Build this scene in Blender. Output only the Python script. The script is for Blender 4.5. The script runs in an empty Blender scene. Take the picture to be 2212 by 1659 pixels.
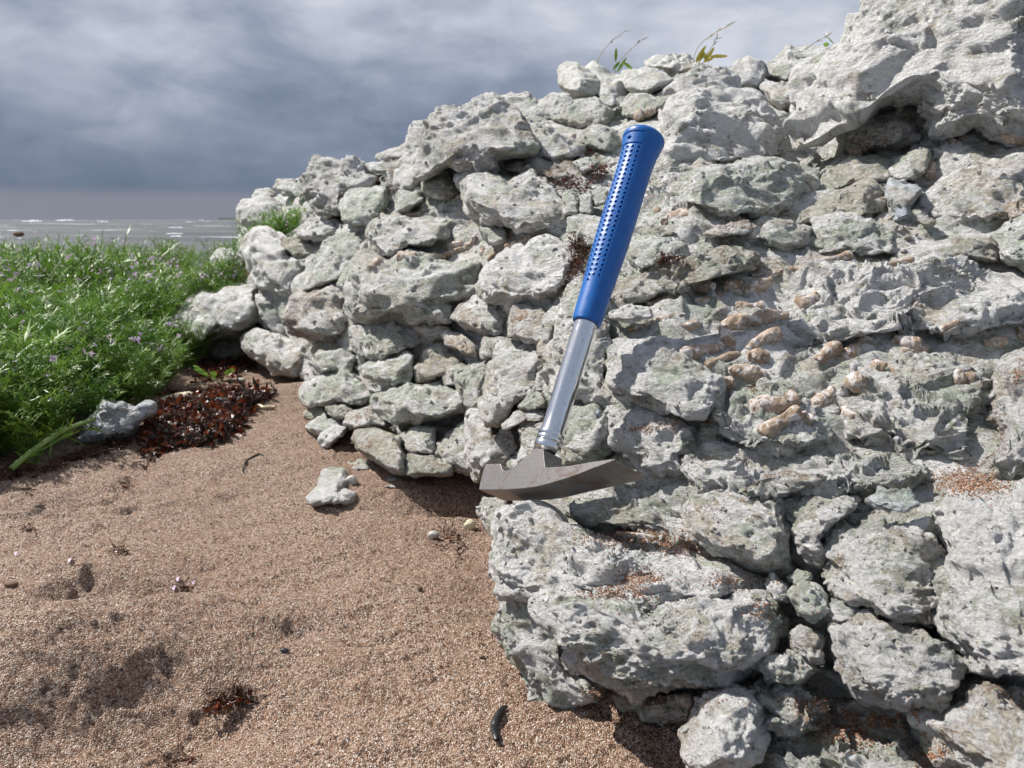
import bpy, math, random
import numpy as np
from mathutils import Vector, Matrix
from mathutils.bvhtree import BVHTree

# ------------------------------------------------------------------ camera, world, sun, exposure
SC = bpy.context.scene
COL = SC.collection
F = 1671.0                      # focal length in units of a 2212-wide picture
CX, CY = 1106.0, 829.5
H = 0.35
PITCH = math.radians(12.0)
SP, CP = math.sin(PITCH), math.cos(PITCH)
cam_d = bpy.data.cameras.new("camera")
cam = bpy.data.objects.new("camera", cam_d)
COL.objects.link(cam)
cam.location = (0, 0, H)
cam.rotation_euler = (math.radians(90) - PITCH, 0, 0)
cam_d.sensor_width = 36.0
cam_d.lens = 36.0 * F / 2212.0
cam_d.clip_start = 0.02
cam_d.clip_end = 8000
cam_d.dof.use_dof = True
cam_d.dof.focus_distance = 0.63
cam_d.dof.aperture_fstop = 20.0
SC.camera = cam

SUN = Vector((-0.58, 0.26, 0.77)).normalized()       # direction towards the sun
sun_d = bpy.data.lights.new("sun", 'SUN')
sun_d.energy = 5.0
sun_d.angle = math.radians(0.6)
sun_d.color = (1.0, 0.955, 0.89)
sun = bpy.data.objects.new("sun", sun_d)
COL.objects.link(sun)
sun.rotation_euler = SUN.to_track_quat('Z', 'Y').to_euler()
sun.location = (-3, 0, 4)

SC.view_settings.view_transform = 'Standard'
SC.view_settings.look = 'None'
SC.view_settings.exposure = 0.36
SC.view_settings.gamma = 1.0
SC.cycles.max_bounces = 6
SC.cycles.diffuse_bounces = 3
SC.cycles.glossy_bounces = 3
SC.cycles.transmission_bounces = 3
SC.cycles.transparent_max_bounces = 6

class NT:
    """small node-tree helper"""
    def __init__(s, tree):
        s.t = tree; s.n = tree.nodes; s.l = tree.links
    def node(s, typ, **kw):
        nd = s.n.new(typ)
        for k, v in kw.items():
            setattr(nd, k, v)
        return nd
    def link(s, a, b):
        s.l.new(a, b)
    def val(s, sock, v):
        if hasattr(v, 'is_linked') or isinstance(v, bpy.types.NodeSocket):
            s.l.new(v, sock)
        else:
            sock.default_value = v
    def math(s, op, a, b=0.0, c=0.0, clamp=False):
        nd = s.node('ShaderNodeMath', operation=op); nd.use_clamp = clamp
        s.val(nd.inputs[0], a); s.val(nd.inputs[1], b)
        if op in ('MULTIPLY_ADD', 'SMOOTH_MIN'): s.val(nd.inputs[2], c)
        return nd.outputs[0]
    def mix(s, fac, a, b, blend='MIX'):
        nd = s.node('ShaderNodeMix', data_type='RGBA', blend_type=blend)
        s.val(nd.inputs[0], fac)
        s.val(nd.inputs[6], a if not isinstance(a, tuple) else (*a, 1) if len(a) == 3 else a)
        s.val(nd.inputs[7], b if not isinstance(b, tuple) else (*b, 1) if len(b) == 3 else b)
        return nd.outputs[2]
    def noise(s, vec, scale, detail=4, rough=.55, dist=0.0):
        nd = s.node('ShaderNodeTexNoise')
        s.l.new(vec, nd.inputs['Vector'])
        nd.inputs['Scale'].default_value = scale
        nd.inputs['Detail'].default_value = detail
        nd.inputs['Roughness'].default_value = rough
        nd.inputs['Distortion'].default_value = dist
        return nd.outputs[0]
    def vor(s, vec, scale, feature='F1', out='Distance'):
        nd = s.node('ShaderNodeTexVoronoi', feature=feature)
        s.l.new(vec, nd.inputs['Vector'])
        nd.inputs['Scale'].default_value = scale
        return nd.outputs[out]
    def step(s, v, lo, hi, a=0.0, b=1.0):
        nd = s.node('ShaderNodeMapRange', interpolation_type='SMOOTHSTEP')
        s.l.new(v, nd.inputs[0])
        nd.inputs[1].default_value = lo; nd.inputs[2].default_value = hi
        nd.inputs[3].default_value = a; nd.inputs[4].default_value = b
        return nd.outputs[0]
    def ramp(s, v, stops):
        nd = s.node('ShaderNodeValToRGB')
        s.l.new(v, nd.inputs[0])
        els = nd.color_ramp.elements
        while len(els) < len(stops): els.new(0.5)
        for e, (p, c) in zip(els, stops):
            e.position = p; e.color = (*c, 1)
        return nd.outputs[0]
    def bump(s, height, dist, strength=1.0, normal=None):
        nd = s.node('ShaderNodeBump')
        nd.inputs['Strength'].default_value = strength
        nd.inputs['Distance'].default_value = dist
        s.l.new(height, nd.inputs['Height'])
        if normal is not None: s.l.new(normal, nd.inputs['Normal'])
        return nd.outputs[0]
    def mapping(s, vec, scale=(1, 1, 1), loc=(0, 0, 0), rot=(0, 0, 0)):
        nd = s.node('ShaderNodeMapping')
        s.l.new(vec, nd.inputs[0])
        nd.inputs['Scale'].default_value = scale
        nd.inputs['Location'].default_value = loc
        nd.inputs['Rotation'].default_value = rot
        return nd.outputs[0]

def world():
    w = bpy.data.worlds.new("World"); SC.world = w; w.use_nodes = True
    n = NT(w.node_tree); n.n.clear()
    sky = n.node('ShaderNodeTexSky', sky_type='NISHITA')
    sky.sun_disc = False
    sky.sun_elevation = math.asin(SUN.z)
    sky.sun_rotation = math.atan2(SUN.x, SUN.y)
    sky.air_density = 1.2; sky.dust_density = 2.0; sky.ozone_density = 1.5
    tc = n.node('ShaderNodeTexCoord')
    d = tc.outputs['Generated']
    sep = n.node('ShaderNodeSeparateXYZ'); n.link(d, sep.inputs[0])
    z = sep.outputs[2]
    # lumpy cloud, a little flattened towards the horizon
    d3 = n.mapping(d, scale=(2.6, 2.6, 6.5), rot=(0, 0, math.radians(14)))
    a = n.noise(d3, 1.3, 4, .52, .45)
    b = n.noise(n.mapping(d, scale=(2.6, 2.6, 5.5), loc=(3.1, 7.7, 1), rot=(.12, 0, 0)), 3.4, 6, .56, .35)
    m = n.math('ADD', n.math('MULTIPLY', a, .62), n.math('MULTIPLY', b, .38))
    # lighter breaks high up, flatter and darker low down
    lift = n.step(z, 0.02, 0.24, -.01, .22)
    m2 = n.math('ADD', m, lift)
    cloud = n.ramp(m2, [(0.38, (.145, .182, .262)), (0.50, (.205, .250, .345)),
                        (0.60, (.300, .350, .455)), (0.72, (.48, .525, .62)), (0.84, (.66, .70, .79))])
    low = n.step(z, 0.015, 0.16, 1.0, 0.0)
    cloud = n.mix(n.math('MULTIPLY', low, .6), cloud, (.150, .188, .262))
    band = n.math('MULTIPLY', n.step(z, -0.02, 0.022, 1.0, .95), n.step(z, .022, 0.040, 1.0, 0.0))
    cloud = n.mix(n.math('MULTIPLY', band, .8), cloud, (.275, .285, .335))
    # the sky opens up behind the photographer and overhead
    openv = n.math('ADD', n.math('MULTIPLY', sep.outputs[1], -0.8), n.math('MULTIPLY', z, 1.0))
    opn = n.step(openv, -0.05, 0.75, 0.0, .7)
    skyc = n.mix(1.0, sky.outputs[0], (.115, .115, .115), 'MULTIPLY')
    soft = n.mix(.45, skyc, (.46, .50, .58))
    col = n.mix(opn, cloud, soft)
    bg = n.node('ShaderNodeBackground')
    n.link(col, bg.inputs[0]); bg.inputs[1].default_value = 0.76
    out = n.node('ShaderNodeOutputWorld')
    n.link(bg.outputs[0], out.inputs[0])
world()

# ------------------------------------------------------------------ coordinates
def unproj(px, py, d):
    """photograph position (2212-wide units) and distance along the view -> point in the world"""
    X = (px - CX) / F * d
    Y = -(py - CY) / F * d
    return np.stack([X, Y * SP + d * CP, H + Y * CP - d * SP], -1)

def ground(px, py, z=0.0):
    Y = -(py - CY) / F
    d = (z - H) / (Y * CP - SP)
    return unproj(px, py, d)

def proj(p):
    p = np.asarray(p, float)
    dx, dy, dz = p[..., 0], p[..., 1], p[..., 2] - H
    Y = dy * SP + dz * CP
    d = dy * CP - dz * SP
    return CX + F * dx / d, CY - F * Y / d, d

TILE = {1: (0, 700, .7231), 2: (1000, 200, .6329), 3: (2200, 0, .8282), 4: (1000, 1000, .6329),
        5: (2200, 800, .8282), 6: (1800, 1900, 1.009), 7: (0, 1800, .9042), 8: (1840, 1680, .34358), 0: (0, 0, 1.8228)}
def T(tile, pts):
    ox, oy, s = TILE[tile]
    p = np.asarray(pts, float)
    return (p * s + np.array([ox, oy])) / 1.8228

# ------------------------------------------------------------------ noise
RS = np.random.RandomState(7)
GR = RS.normal(size=(4096, 3)); GR /= np.linalg.norm(GR, axis=1)[:, None]
RT = RS.rand(4096, 7)

def hsh(i, j, k, seed=0):
    return ((i * 73856093) ^ (j * 19349663) ^ (k * 83492791) ^ (seed * 2654435)) & 4095

def perlin(p, seed=0):
    f = np.floor(p); i = f.astype(np.int64); t = p - f
    u = t * t * t * (t * (t * 6 - 15) + 10)
    out = 0
    for a in (0, 1):
        wa = u[:, 0] if a else 1 - u[:, 0]
        for b in (0, 1):
            wb = u[:, 1] if b else 1 - u[:, 1]
            for c in (0, 1):
                wc = u[:, 2] if c else 1 - u[:, 2]
                g = GR[hsh(i[:, 0] + a, i[:, 1] + b, i[:, 2] + c, seed)]
                out = out + wa * wb * wc * (g[:, 0] * (t[:, 0] - a) + g[:, 1] * (t[:, 1] - b) + g[:, 2] * (t[:, 2] - c))
    return out * 1.5

def fbm(p, oct=4, gain=.5, seed=0, ridged=False):
    s = 0; a = 1.0; q = p.copy()
    for o in range(oct):
        v = perlin(q, seed + o)
        if ridged: v = 0.5 - np.abs(v) * 1.6
        s = s + a * v
        q = q * 2.03 + 17.1; a *= gain
    return s

def worley(p, seed=0):
    """nearest cell: distance, gap to the second, random value, random tilt term"""
    f = np.floor(p).astype(np.int64)
    n = len(p)
    d1 = np.full(n, 9.0); d2 = np.full(n, 9.0); rv = np.zeros(n); tl = np.zeros(n)
    for a in (-1, 0, 1):
        for b in (-1, 0, 1):
            for c in (-1, 0, 1):
                ii = f[:, 0] + a; jj = f[:, 1] + b; kk = f[:, 2] + c
                r = RT[hsh(ii, jj, kk, seed)]
                ex = p[:, 0] - ii - r[:, 0]; ey = p[:, 1] - jj - r[:, 1]; ez = p[:, 2] - kk - r[:, 2]
                d = np.sqrt(ex * ex + ey * ey + ez * ez)
                m = d < d1
                d2 = np.where(m, d1, np.minimum(d2, d))
                rv = np.where(m, r[:, 3], rv)
                tl = np.where(m, ex * (r[:, 4] - .5) + ey * (r[:, 5] - .5) + ez * (r[:, 6] - .5), tl)
                d1 = np.where(m, d, d1)
    return d1, d2 - d1, rv, tl

def sstep(x, a, b):
    t = np.clip((x - a) / (b - a), 0, 1)
    return t * t * (3 - 2 * t)

# ------------------------------------------------------------------ meshes
def mesh_from(name, verts, faces, mat=None, smooth=True, fmat=None):
    """faces: (n,k) array, or list of such arrays"""
    verts = np.asarray(verts, np.float32)
    if isinstance(faces, np.ndarray): faces = [faces]
    faces = [np.asarray(f, np.int32) for f in faces if len(f)]
    me = bpy.data.meshes.new(name)
    nl = sum(f.size for f in faces); nf = sum(len(f) for f in faces)
    me.vertices.add(len(verts)); me.vertices.foreach_set('co', verts.ravel())
    me.loops.add(nl); me.polygons.add(nf)
    me.loops.foreach_set('vertex_index', np.concatenate([f.ravel() for f in faces]))
    tot = np.concatenate([np.full(len(f), f.shape[1], np.int32) for f in faces])
    st = np.concatenate([[0], np.cumsum(tot)[:-1]]).astype(np.int32)
    me.polygons.foreach_set('loop_start', st)
    me.polygons.foreach_set('loop_total', tot)
    me.update(calc_edges=True)
    me.polygons.foreach_set('use_smooth', np.full(nf, smooth))
    if mat is not None:
        for m in (mat if isinstance(mat, (list, tuple)) else [mat]): me.materials.append(m)
        if fmat is not None: me.polygons.foreach_set('material_index', np.asarray(fmat, np.int32))
    me.update()
    return me

def link(name, me, parent=None, loc=None):
    o = bpy.data.objects.new(name, me)
    COL.objects.link(o)
    if parent is not None: o.parent = parent
    if loc is not None: o.location = loc
    return o

def centred(name, verts, faces, mat, smooth=True, parent=None, fmat=None):
    """object whose origin sits at the middle of its own geometry's base"""
    verts = np.asarray(verts, float)
    c = (verts.min(0) + verts.max(0)) / 2; c[2] = verts[:, 2].min()
    if parent is not None:
        c = np.array(parent.location)
        me = mesh_from(name, verts - c, faces, mat, smooth, fmat)
        return link(name, me, parent)
    me = mesh_from(name, verts - c, faces, mat, smooth, fmat)
    return link(name, me, None, tuple(c))

def tag(o, label=None, cat=None, group=None, kind=None):
    if label: o['label'] = label
    if cat: o['category'] = cat
    if group: o['group'] = group
    if kind: o['kind'] = kind
    return o

def vnormals(v, f):
    a = v[f[:, 2]] - v[f[:, 0]]; b = v[f[:, 3]] - v[f[:, 1]]
    fn = np.cross(a, b)
    n = np.zeros_like(v)
    for k in range(4): np.add.at(n, f[:, k], fn)
    return n / (np.linalg.norm(n, axis=1)[:, None] + 1e-12)

_cs = {}
def cubesphere(N):
    if N in _cs: return _cs[N]
    g = np.arange(N + 1)
    U, V = np.meshgrid(g, g, indexing='ij')
    P = []; FC = []
    off = 0
    q = (np.arange(N)[:, None] * (N + 1) + np.arange(N)[None, :]).ravel()
    for ax in range(3):
        for side in (0, N):
            p = np.zeros(((N + 1) ** 2, 3), int)
            a1, a2 = (ax + 1) % 3, (ax + 2) % 3
            p[:, ax] = side; p[:, a1] = U.ravel(); p[:, a2] = V.ravel()
            P.append(p)
            ff = np.stack([q, q + N + 1, q + N + 2, q + 1], 1) + off
            if side == 0: ff = ff[:, ::-1]
            FC.append(ff); off += len(p)
    P = np.concatenate(P); FC = np.concatenate(FC)
    key = (P[:, 0] * (N + 1) + P[:, 1]) * (N + 1) + P[:, 2]
    _, idx, inv = np.unique(key, return_index=True, return_inverse=True)
    P = P[idx].astype(float) / N * 2 - 1
    FC = inv.ravel()[FC]
    P = np.tan(P * math.pi / 4 * .98) / math.tan(math.pi / 4 * .98)
    P /= np.linalg.norm(P, axis=1)[:, None]
    _cs[N] = (P, FC)
    return _cs[N]

# ------------------------------------------------------------------ how far the rock face is, by place in the view
CTRL = """1100 1000 .86;1100 800 .95;1100 600 1.05;1100 450 1.15;1080 300 1.22;1100 225 1.5;900 960 1.08;900 780 1.14;880 600 1.22
900 500 1.3;750 420 1.6;600 400 2.3;560 430 2.8;700 680 1.4;700 900 1.25;600 600 1.7;450 690 1.95;480 580 2.15;600 740 1.75;400 740 2.05
1250 900 .69;1250 700 .76;1400 640 .76;1400 450 .90;1500 300 1.02;1300 200 1.45;1600 150 1.5;1720 170 1.4
1500 950 .61;1500 750 .66;1700 700 .68;1700 500 .84;1900 350 .98;1900 100 1.0;2200 200 .92;2200 0 1.0;1900 -100 1.1
2000 600 .72;2200 600 .72;2200 900 .57;1900 900 .59;1700 1050 .55;1350 1130 .60;1200 1100 .595;1400 1350 .49;1700 1250 .52
2000 1100 .49;2200 1200 .44;2000 1300 .46;1600 1540 .475;1800 1600 .45;2150 1500 .41;1200 1350 .54;1150 1450 .56;1250 1540 .54
2400 1000 .52;2400 400 .8;2400 1500 .38;1600 1800 .42;2200 1800 .36;1350 230 1.35;1250 290 1.25;1000 1020 .97;1300 1000 .68;1420 1000 .62"""
ct = np.array([[float(v) for v in s.split()] for s in CTRL.replace('\n', ';').split(';') if s.strip()])
_cp = ct[:, :2] / 400.0
def _tps(r2): return 0.5 * r2 * np.log(r2 + 1e-9)
_n = len(_cp)
_A = np.zeros((_n + 3, _n + 3))
_A[:_n, :_n] = _tps(((_cp[:, None] - _cp[None]) ** 2).sum(-1)) + np.eye(_n) * .03
_A[:_n, _n] = 1; _A[:_n, _n + 1:] = _cp; _A[_n, :_n] = 1; _A[_n + 1:, :_n] = _cp.T
_W = np.linalg.solve(_A, np.concatenate([np.log(ct[:, 2]), np.zeros(3)]))
def DEPTH(px, py):
    q = np.stack([np.asarray(px, float).ravel(), np.asarray(py, float).ravel()], 1) / 400.0
    out = np.zeros(len(q))
    for s in range(0, len(q), 20000):
        qq = q[s:s + 20000]
        out[s:s + 20000] = _tps(((qq[:, None] - _cp[None]) ** 2).sum(-1)) @ _W[:_n] + _W[_n] + qq @ _W[_n + 1:]
    return np.exp(out).reshape(np.shape(px))

# ------------------------------------------------------------------ one stone from its outline in the view
ALLROCK = []     # (verts, faces) in world space, for resting things on
def radial(poly, c):
    th = np.linspace(-math.pi, math.pi, 721)[:-1]
    d = np.stack([np.cos(th), np.sin(th)], 1)
    R = np.zeros(720)
    n = len(poly)
    for i in range(n):
        a = poly[i] - c; b = poly[(i + 1) % n] - c
        e = b - a
        den = d[:, 0] * e[1] - d[:, 1] * e[0]
        with np.errstate(divide='ignore', invalid='ignore'):
            t = (a[0] * e[1] - a[1] * e[0]) / den
            s = (a[0] * d[:, 1] - a[1] * d[:, 0]) / den
        ok = (s >= -1e-6) & (s <= 1 + 1e-6) & (t > 0) & np.isfinite(t)
        R = np.where(ok & (t > R), t, R)
    k = 9
    Rp = np.concatenate([R[-k:], R, R[:k]])
    R = np.convolve(Rp, np.hanning(2 * k + 1) / np.hanning(2 * k + 1).sum(), 'same')[k:-k]
    return R

def centroid(poly):
    x, y = poly[:, 0], poly[:, 1]
    x2, y2 = np.roll(x, -1), np.roll(y, -1)
    cr = x * y2 - x2 * y; A = cr.sum() / 2
    return np.array([((x + x2) * cr).sum(), ((y + y2) * cr).sum()]) / (6 * A), abs(A)

def stone(poly, dz=0.0, thick=None, sh=.2, rough=1.0, e=.72, seed=0, follow=False, nmul=1.0, gap=0.0, absT=None, blocky=0.0, facets=12, gclip=.65, lay=None, grow=1.0):
    poly = np.asarray(poly, float)
    c, A = centroid(poly)
    R = radial(poly, c) * grow
    wpx, hpx = np.ptp(poly[:, 0]), np.ptp(poly[:, 1])
    size_px = math.sqrt(A)
    d0 = float(DEPTH(np.array([c[0]]), np.array([c[1]]))[0])
    sm = size_px * d0 / F
    if thick is None: thick = float(np.interp(d0, [.8, 1.2], [1.6, 1.9]))
    N = int(np.clip(max(wpx, hpx) * .463 / 2.15 * nmul, 9, 330))
    P, FC = cubesphere(N)
    P = P.copy()
    rs = np.random.RandomState(seed + 11)
    for k in range(facets):
        n = rs.normal(size=3); n[2] = abs(n[2]) * 1.1 + .25
        n /= np.linalg.norm(n)
        lim = .74 + .17 * rs.rand()
        ex = P @ n - lim
        P -= n[None] * np.maximum(ex, 0)[:, None] * .95
    th = np.arctan2(P[:, 1], P[:, 0])
    rho = np.clip(np.hypot(P[:, 0], P[:, 1]), 0, 1) ** e
    w = np.sign(P[:, 2]) * np.abs(P[:, 2]) ** (e + .08)
    Rt = np.interp(th, np.linspace(-math.pi, math.pi, 721), np.append(R, R[0]))
    px = c[0] + rho * Rt * np.cos(th)
    py = c[1] + rho * Rt * np.sin(th) + sh * hpx * np.maximum(w, 0) * (1 - rho)
    Tm = (absT if absT else thick * .42 * math.sqrt(min(wpx, 2.2 * hpx) * min(hpx, 2.2 * wpx)) * d0 / F)
    if lay == 'up':
        base = proj(ground(c[0], poly[:, 1].max() - 4))[2] - .85 * Tm + .15 * Tm + 0 * px
    elif lay:
        G = ground(px, py); base = proj(G)[2] - .85 * Tm + .25 * Tm
    elif follow:
        base = DEPTH(px, py) + gap
    else:
        sp = np.concatenate([(poly - c) * .7 + c, (poly - c) * .35 + c, c[None]])
        dd = DEPTH(sp[:, 0], sp[:, 1])
        M = np.concatenate([sp - c, np.ones((len(sp), 1))], 1)
        g, *_ = np.linalg.lstsq(M, dd, rcond=None)
        lim = gclip * sm / size_px
        gx, gy = np.clip(g[0], -lim, lim), np.clip(g[1], -lim, lim)
        base = g[2] + gx * (px - c[0]) + gy * (py - c[1]) + gap
    d = base + dz + (Tm if follow else .70 * Tm) - Tm * w
    V = unproj(px, py, d)
    # roughen in several sizes, the bedding lying flat; a size finer than the mesh can carry is faded out
    n = vnormals(V, FC)
    el = np.zeros(len(V))
    for a_ in range(4):
        b_ = (a_ + 1) % 4
        l_ = np.linalg.norm(V[FC[:, a_]] - V[FC[:, b_]], axis=1)
        np.maximum.at(el, FC[:, a_], l_); np.maximum.at(el, FC[:, b_], l_)
    def fade(wl): return sstep(wl / el, 2.0, 4.5)
    q = V * np.array([1, 1, 1.7]) + seed * 3.7
    L = min(sm, .16)
    wq = q + 0.30 * L * np.stack([perlin(q / (.6 * L), 31), perlin(q / (.6 * L), 32), perlin(q / (.6 * L), 33)], 1)
    disp = fbm(wq / (.55 * L), 2, .5, 3) * .085 * L
    disp += fbm(wq / (.42 * L), 2, .5, 4, True) * .050 * L * fade(.2 * L)
    disp += fbm(wq / (.15 * L), 3, .5, 5, True) * .015 * L * fade(.07 * L)
    d1, gp, rv, tl = worley(wq / (.30 * L), 2)
    disp += (-(d1 - .5) * .030 + tl * .13 * sstep(gp, 0, .22)) * L * fade(.10 * L)
    if blocky > 0:
        d1, gp, rv, tl = worley(wq / blocky, 4)
        ed = sstep(gp, 0, .20)
        disp += (((rv - .25) * .34 + tl * .55) * ed - (1 - sstep(gp, 0, .10)) * .10) * blocky * fade(.3 * blocky)
        d1, gp, rv, tl = worley(wq / (blocky * .36), 9)
        disp += ((rv - .3) * .13 + tl * .20) * sstep(gp, 0, .24) * blocky * fade(.12 * blocky)
    k = max(1.0, d0 / .75)
    d1, gp, rv, tl = worley(q / (.0085 * k), 6)
    disp += (-(d1 - .45) * .0016 + tl * .0040 * sstep(gp, 0, .2)) * k * fade(.004 * k)
    disp += fbm(q / (.020 * k), 3, .55, 14, True) * .0024 * k * fade(.008 * k)
    disp += fbm(q / (.0050 * k), 3, .62, 8, True) * .0016 * k * fade(.003 * k)
    V = V + n * (disp * rough)[:, None]
    return V, FC

MATS = {}
# ------------------------------------------------------------------ materials
def material(name):
    m = bpy.data.materials.new(name); m.use_nodes = True
    n = NT(m.node_tree); n.n.clear()
    out = n.node('ShaderNodeOutputMaterial')
    b = n.node('ShaderNodeBsdfPrincipled')
    n.link(b.outputs[0], out.inputs[0])
    geo = n.node('ShaderNodeNewGeometry')
    return m, n, b, geo.outputs['Position'], out

def limestone(name, white=.5, green=.5, brown=.5, tint=(1, 1, 1), bump=1.0, scale=1.0, crust=(.89, .885, .87)):
    m, n, b, pos, out = material(name)
    oi = n.node('ShaderNodeObjectInfo')
    add = n.node('ShaderNodeVectorMath', operation='ADD'); n.link(pos, add.inputs[0])
    cmb = n.node('ShaderNodeCombineXYZ')
    for k in range(3): n.link(n.math('MULTIPLY', oi.outputs['Random'], 7.0 + k * 3), cmb.inputs[k])
    n.link(cmb.outputs[0], add.inputs[1])
    p = n.mapping(add.outputs[0], scale=(scale, scale, 1.8 * scale))
    a = n.noise(p, 11, 6, .6, .6)
    t = .50 - (green - .5) * .30
    base = n.mix(n.step(a, t - .08, t + .08), (.63, .58, .50), (.50, .55, .46))
    a2 = n.noise(p, 42, 8, .7, .4)
    base = n.mix(n.math('MULTIPLY', n.step(a2, .49, .60), .55), base, (.36, .32, .265))
    br = n.noise(n.mapping(p, loc=(5, 2, 9)), 9, 10, .72, 1.0)
    t = .555 - (brown - .5) * .24
    base = n.mix(n.math('MULTIPLY', n.step(br, t, t + .05), .9), base, (.315, .235, .18))
    br2 = n.noise(n.mapping(p, loc=(1, 12, 3)), 85, 8, .74, .3)
    base = n.mix(n.math('MULTIPLY', n.step(br2, .565, .62), .65), base, (.22, .17, .13))
    # raised white crust, ragged at two sizes
    cr = n.noise(n.mapping(p, loc=(9, 4, 1)), 15, 15, .70, 1.2)
    t = .485 - (white - .5) * .24
    crm = n.step(cr, t, t + .045)
    base = n.mix(crm, base, crust)
    tan = n.noise(n.mapping(p, loc=(8, 8, 1)), 7, 10, .70, 1.2)
    tt = .63 - (brown - .5) * .2
    base = n.mix(n.math('MULTIPLY', n.step(tan, tt, tt + .04), .8), base, (.47, .345, .24))
    cr2 = n.noise(n.mapping(p, loc=(2, 14, 8)), 130, 8, .72, .6)
    crm2 = n.math('MULTIPLY', n.step(cr2, .50, .57), n.step(cr, t - .10, t + .02, .35, 1.0))
    base = n.mix(n.math('MULTIPLY', crm2, .9), base, (.90, .89, .87))
    vn = n.noise(n.mapping(p, loc=(4, 4, 2)), 34, 9, .66, .9)
    vein = n.step(n.math('ABSOLUTE', n.math('SUBTRACT', vn, .5)), .006, .030, 1.0, 0.0)
    base = n.mix(n.math('MULTIPLY', vein, .85), base, (.84, .835, .82))
    dk = n.noise(n.mapping(p, loc=(6, 1, 7)), 160, 8, .74, .5)
    base = n.mix(n.math('MULTIPLY', n.step(dk, .585, .64), .65), base, (.22, .185, .15))
    sp = n.noise(p, 620, 3, .6)
    base = n.mix(n.math('MULTIPLY', n.step(sp, .60, .68), .55), base, (.12, .10, .08))
    if tint != (1, 1, 1): base = n.mix(1.0, base, tint, 'MULTIPLY')
    hue = n.math('MULTIPLY_ADD', oi.outputs['Random'], .16, .93)
    hv = n.node('ShaderNodeHueSaturation'); n.link(base, hv.inputs['Color']); n.link(hue, hv.inputs['Value'])
    hv.inputs["Saturation"].default_value = 1.1
    n.link(hv.outputs[0], b.inputs['Base Color'])
    b.inputs['Roughness'].default_value = .88
    b.inputs['Specular IOR Level'].default_value = .25
    h1 = n.noise(p, 80, 12, .78, .5)
    h2 = n.noise(p, 420, 5, .72)
    h3 = n.vor(p, 190)
    h = n.math('ADD', n.math('ADD', h1, n.math('MULTIPLY', h2, .38)), n.math('MULTIPLY', h3, .30))
    h = n.math('ADD', h, n.math('MULTIPLY', crm, .10))
    h = n.math('ADD', h, n.math('MULTIPLY', crm2, .07))
    h = n.math('ADD', h, n.math('MULTIPLY', vein, .10))
    h = n.math('SUBTRACT', h, n.math('MULTIPLY', n.step(dk, .565, .63), .12))
    n.link(n.bump(h, .0095 * bump, 1.0), b.inputs['Normal'])
    return m

M_LIME = limestone("pale limestone", .52, .5, .42)
M_WHITE = limestone("white crusted limestone", .74, .45, .36)
M_GREEN = limestone("greenish marly limestone", .38, .82, .25)
M_BROWN = limestone("brown stained limestone", .46, .42, .74)
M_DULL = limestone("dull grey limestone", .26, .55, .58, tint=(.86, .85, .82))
M_FAR = limestone("weathered far limestone", .62, .5, .42, scale=.62, bump=1.5)
M_COBBLE = limestone("chalk white cobble", .68, .45, .35, scale=.7, bump=.6, crust=(.76, .76, .745), tint=(.86, .86, .84))
M_GREY = limestone("blue grey stone", .40, .30, .10, tint=(.66, .70, .76), bump=.45, scale=.6, crust=(.66, .67, .69))

def m_burrow():
    m, n, b, p, out = material("tan fossil cast")
    a = n.noise(p, 60, 5, .6, .4)
    base = n.mix(n.step(a, .35, .65), (.31, .215, .14), (.50, .38, .28))
    c = n.noise(p, 110, 8, .7, .8)
    base = n.mix(n.step(c, .51, .56), base, (.72, .66, .63))
    n.link(base, b.inputs['Base Color'])
    b.inputs['Roughness'].default_value = .55
    n.link(n.bump(n.noise(p, 170, 9, .7), .0045, 1.0), b.inputs['Normal'])
    return m
M_BUR = m_burrow()

def m_sand():
    m, n, b, p, out = material("coarse beach sand")
    vo = n.node('ShaderNodeTexVoronoi'); n.link(p, vo.inputs['Vector']); vo.inputs['Scale'].default_value = 1000
    sc = n.node('ShaderNodeSeparateColor'); n.link(vo.outputs['Color'], sc.inputs[0])
    g = sc.outputs[0]
    col = n.ramp(g, [(0.0, (.060, .030, .020)), (.15, (.175, .088, .050)), (.32, (.300, .180, .115)), (.54, (.410, .268, .185)),
                     (.74, (.48, .345, .255)), (.89, (.60, .50, .42)), (1.0, (.85, .79, .72))])
    big = n.noise(p, 5, 4, .6)
    col = n.mix(n.step(big, .35, .7, 0.0, .26), col, (.32, .19, .125))
    vo2 = n.node('ShaderNodeTexVoronoi'); n.link(p, vo2.inputs['Vector']); vo2.inputs['Scale'].default_value = 420
    sc2 = n.node('ShaderNodeSeparateColor'); n.link(vo2.outputs['Color'], sc2.inputs[0])
    col = n.mix(n.step(sc2.outputs[2], .92, .94, 0, .8), col, (.085, .05, .035))
    n.link(col, b.inputs['Base Color'])
    b.inputs['Roughness'].default_value = .62
    n.link(n.step(sc.outputs[1], .75, 1.0, .25, .9), b.inputs['Specular IOR Level'])
    h = n.math('SUBTRACT', n.math('MULTIPLY', g, .6), vo.outputs['Distance'])
    h = n.math('ADD', h, n.math('MULTIPLY', n.noise(p, 420, 4, .6), 1.5))
    n.link(n.bump(h, .0017, 1.0), b.inputs['Normal'])
    return m
M_SAND = m_sand()

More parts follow.
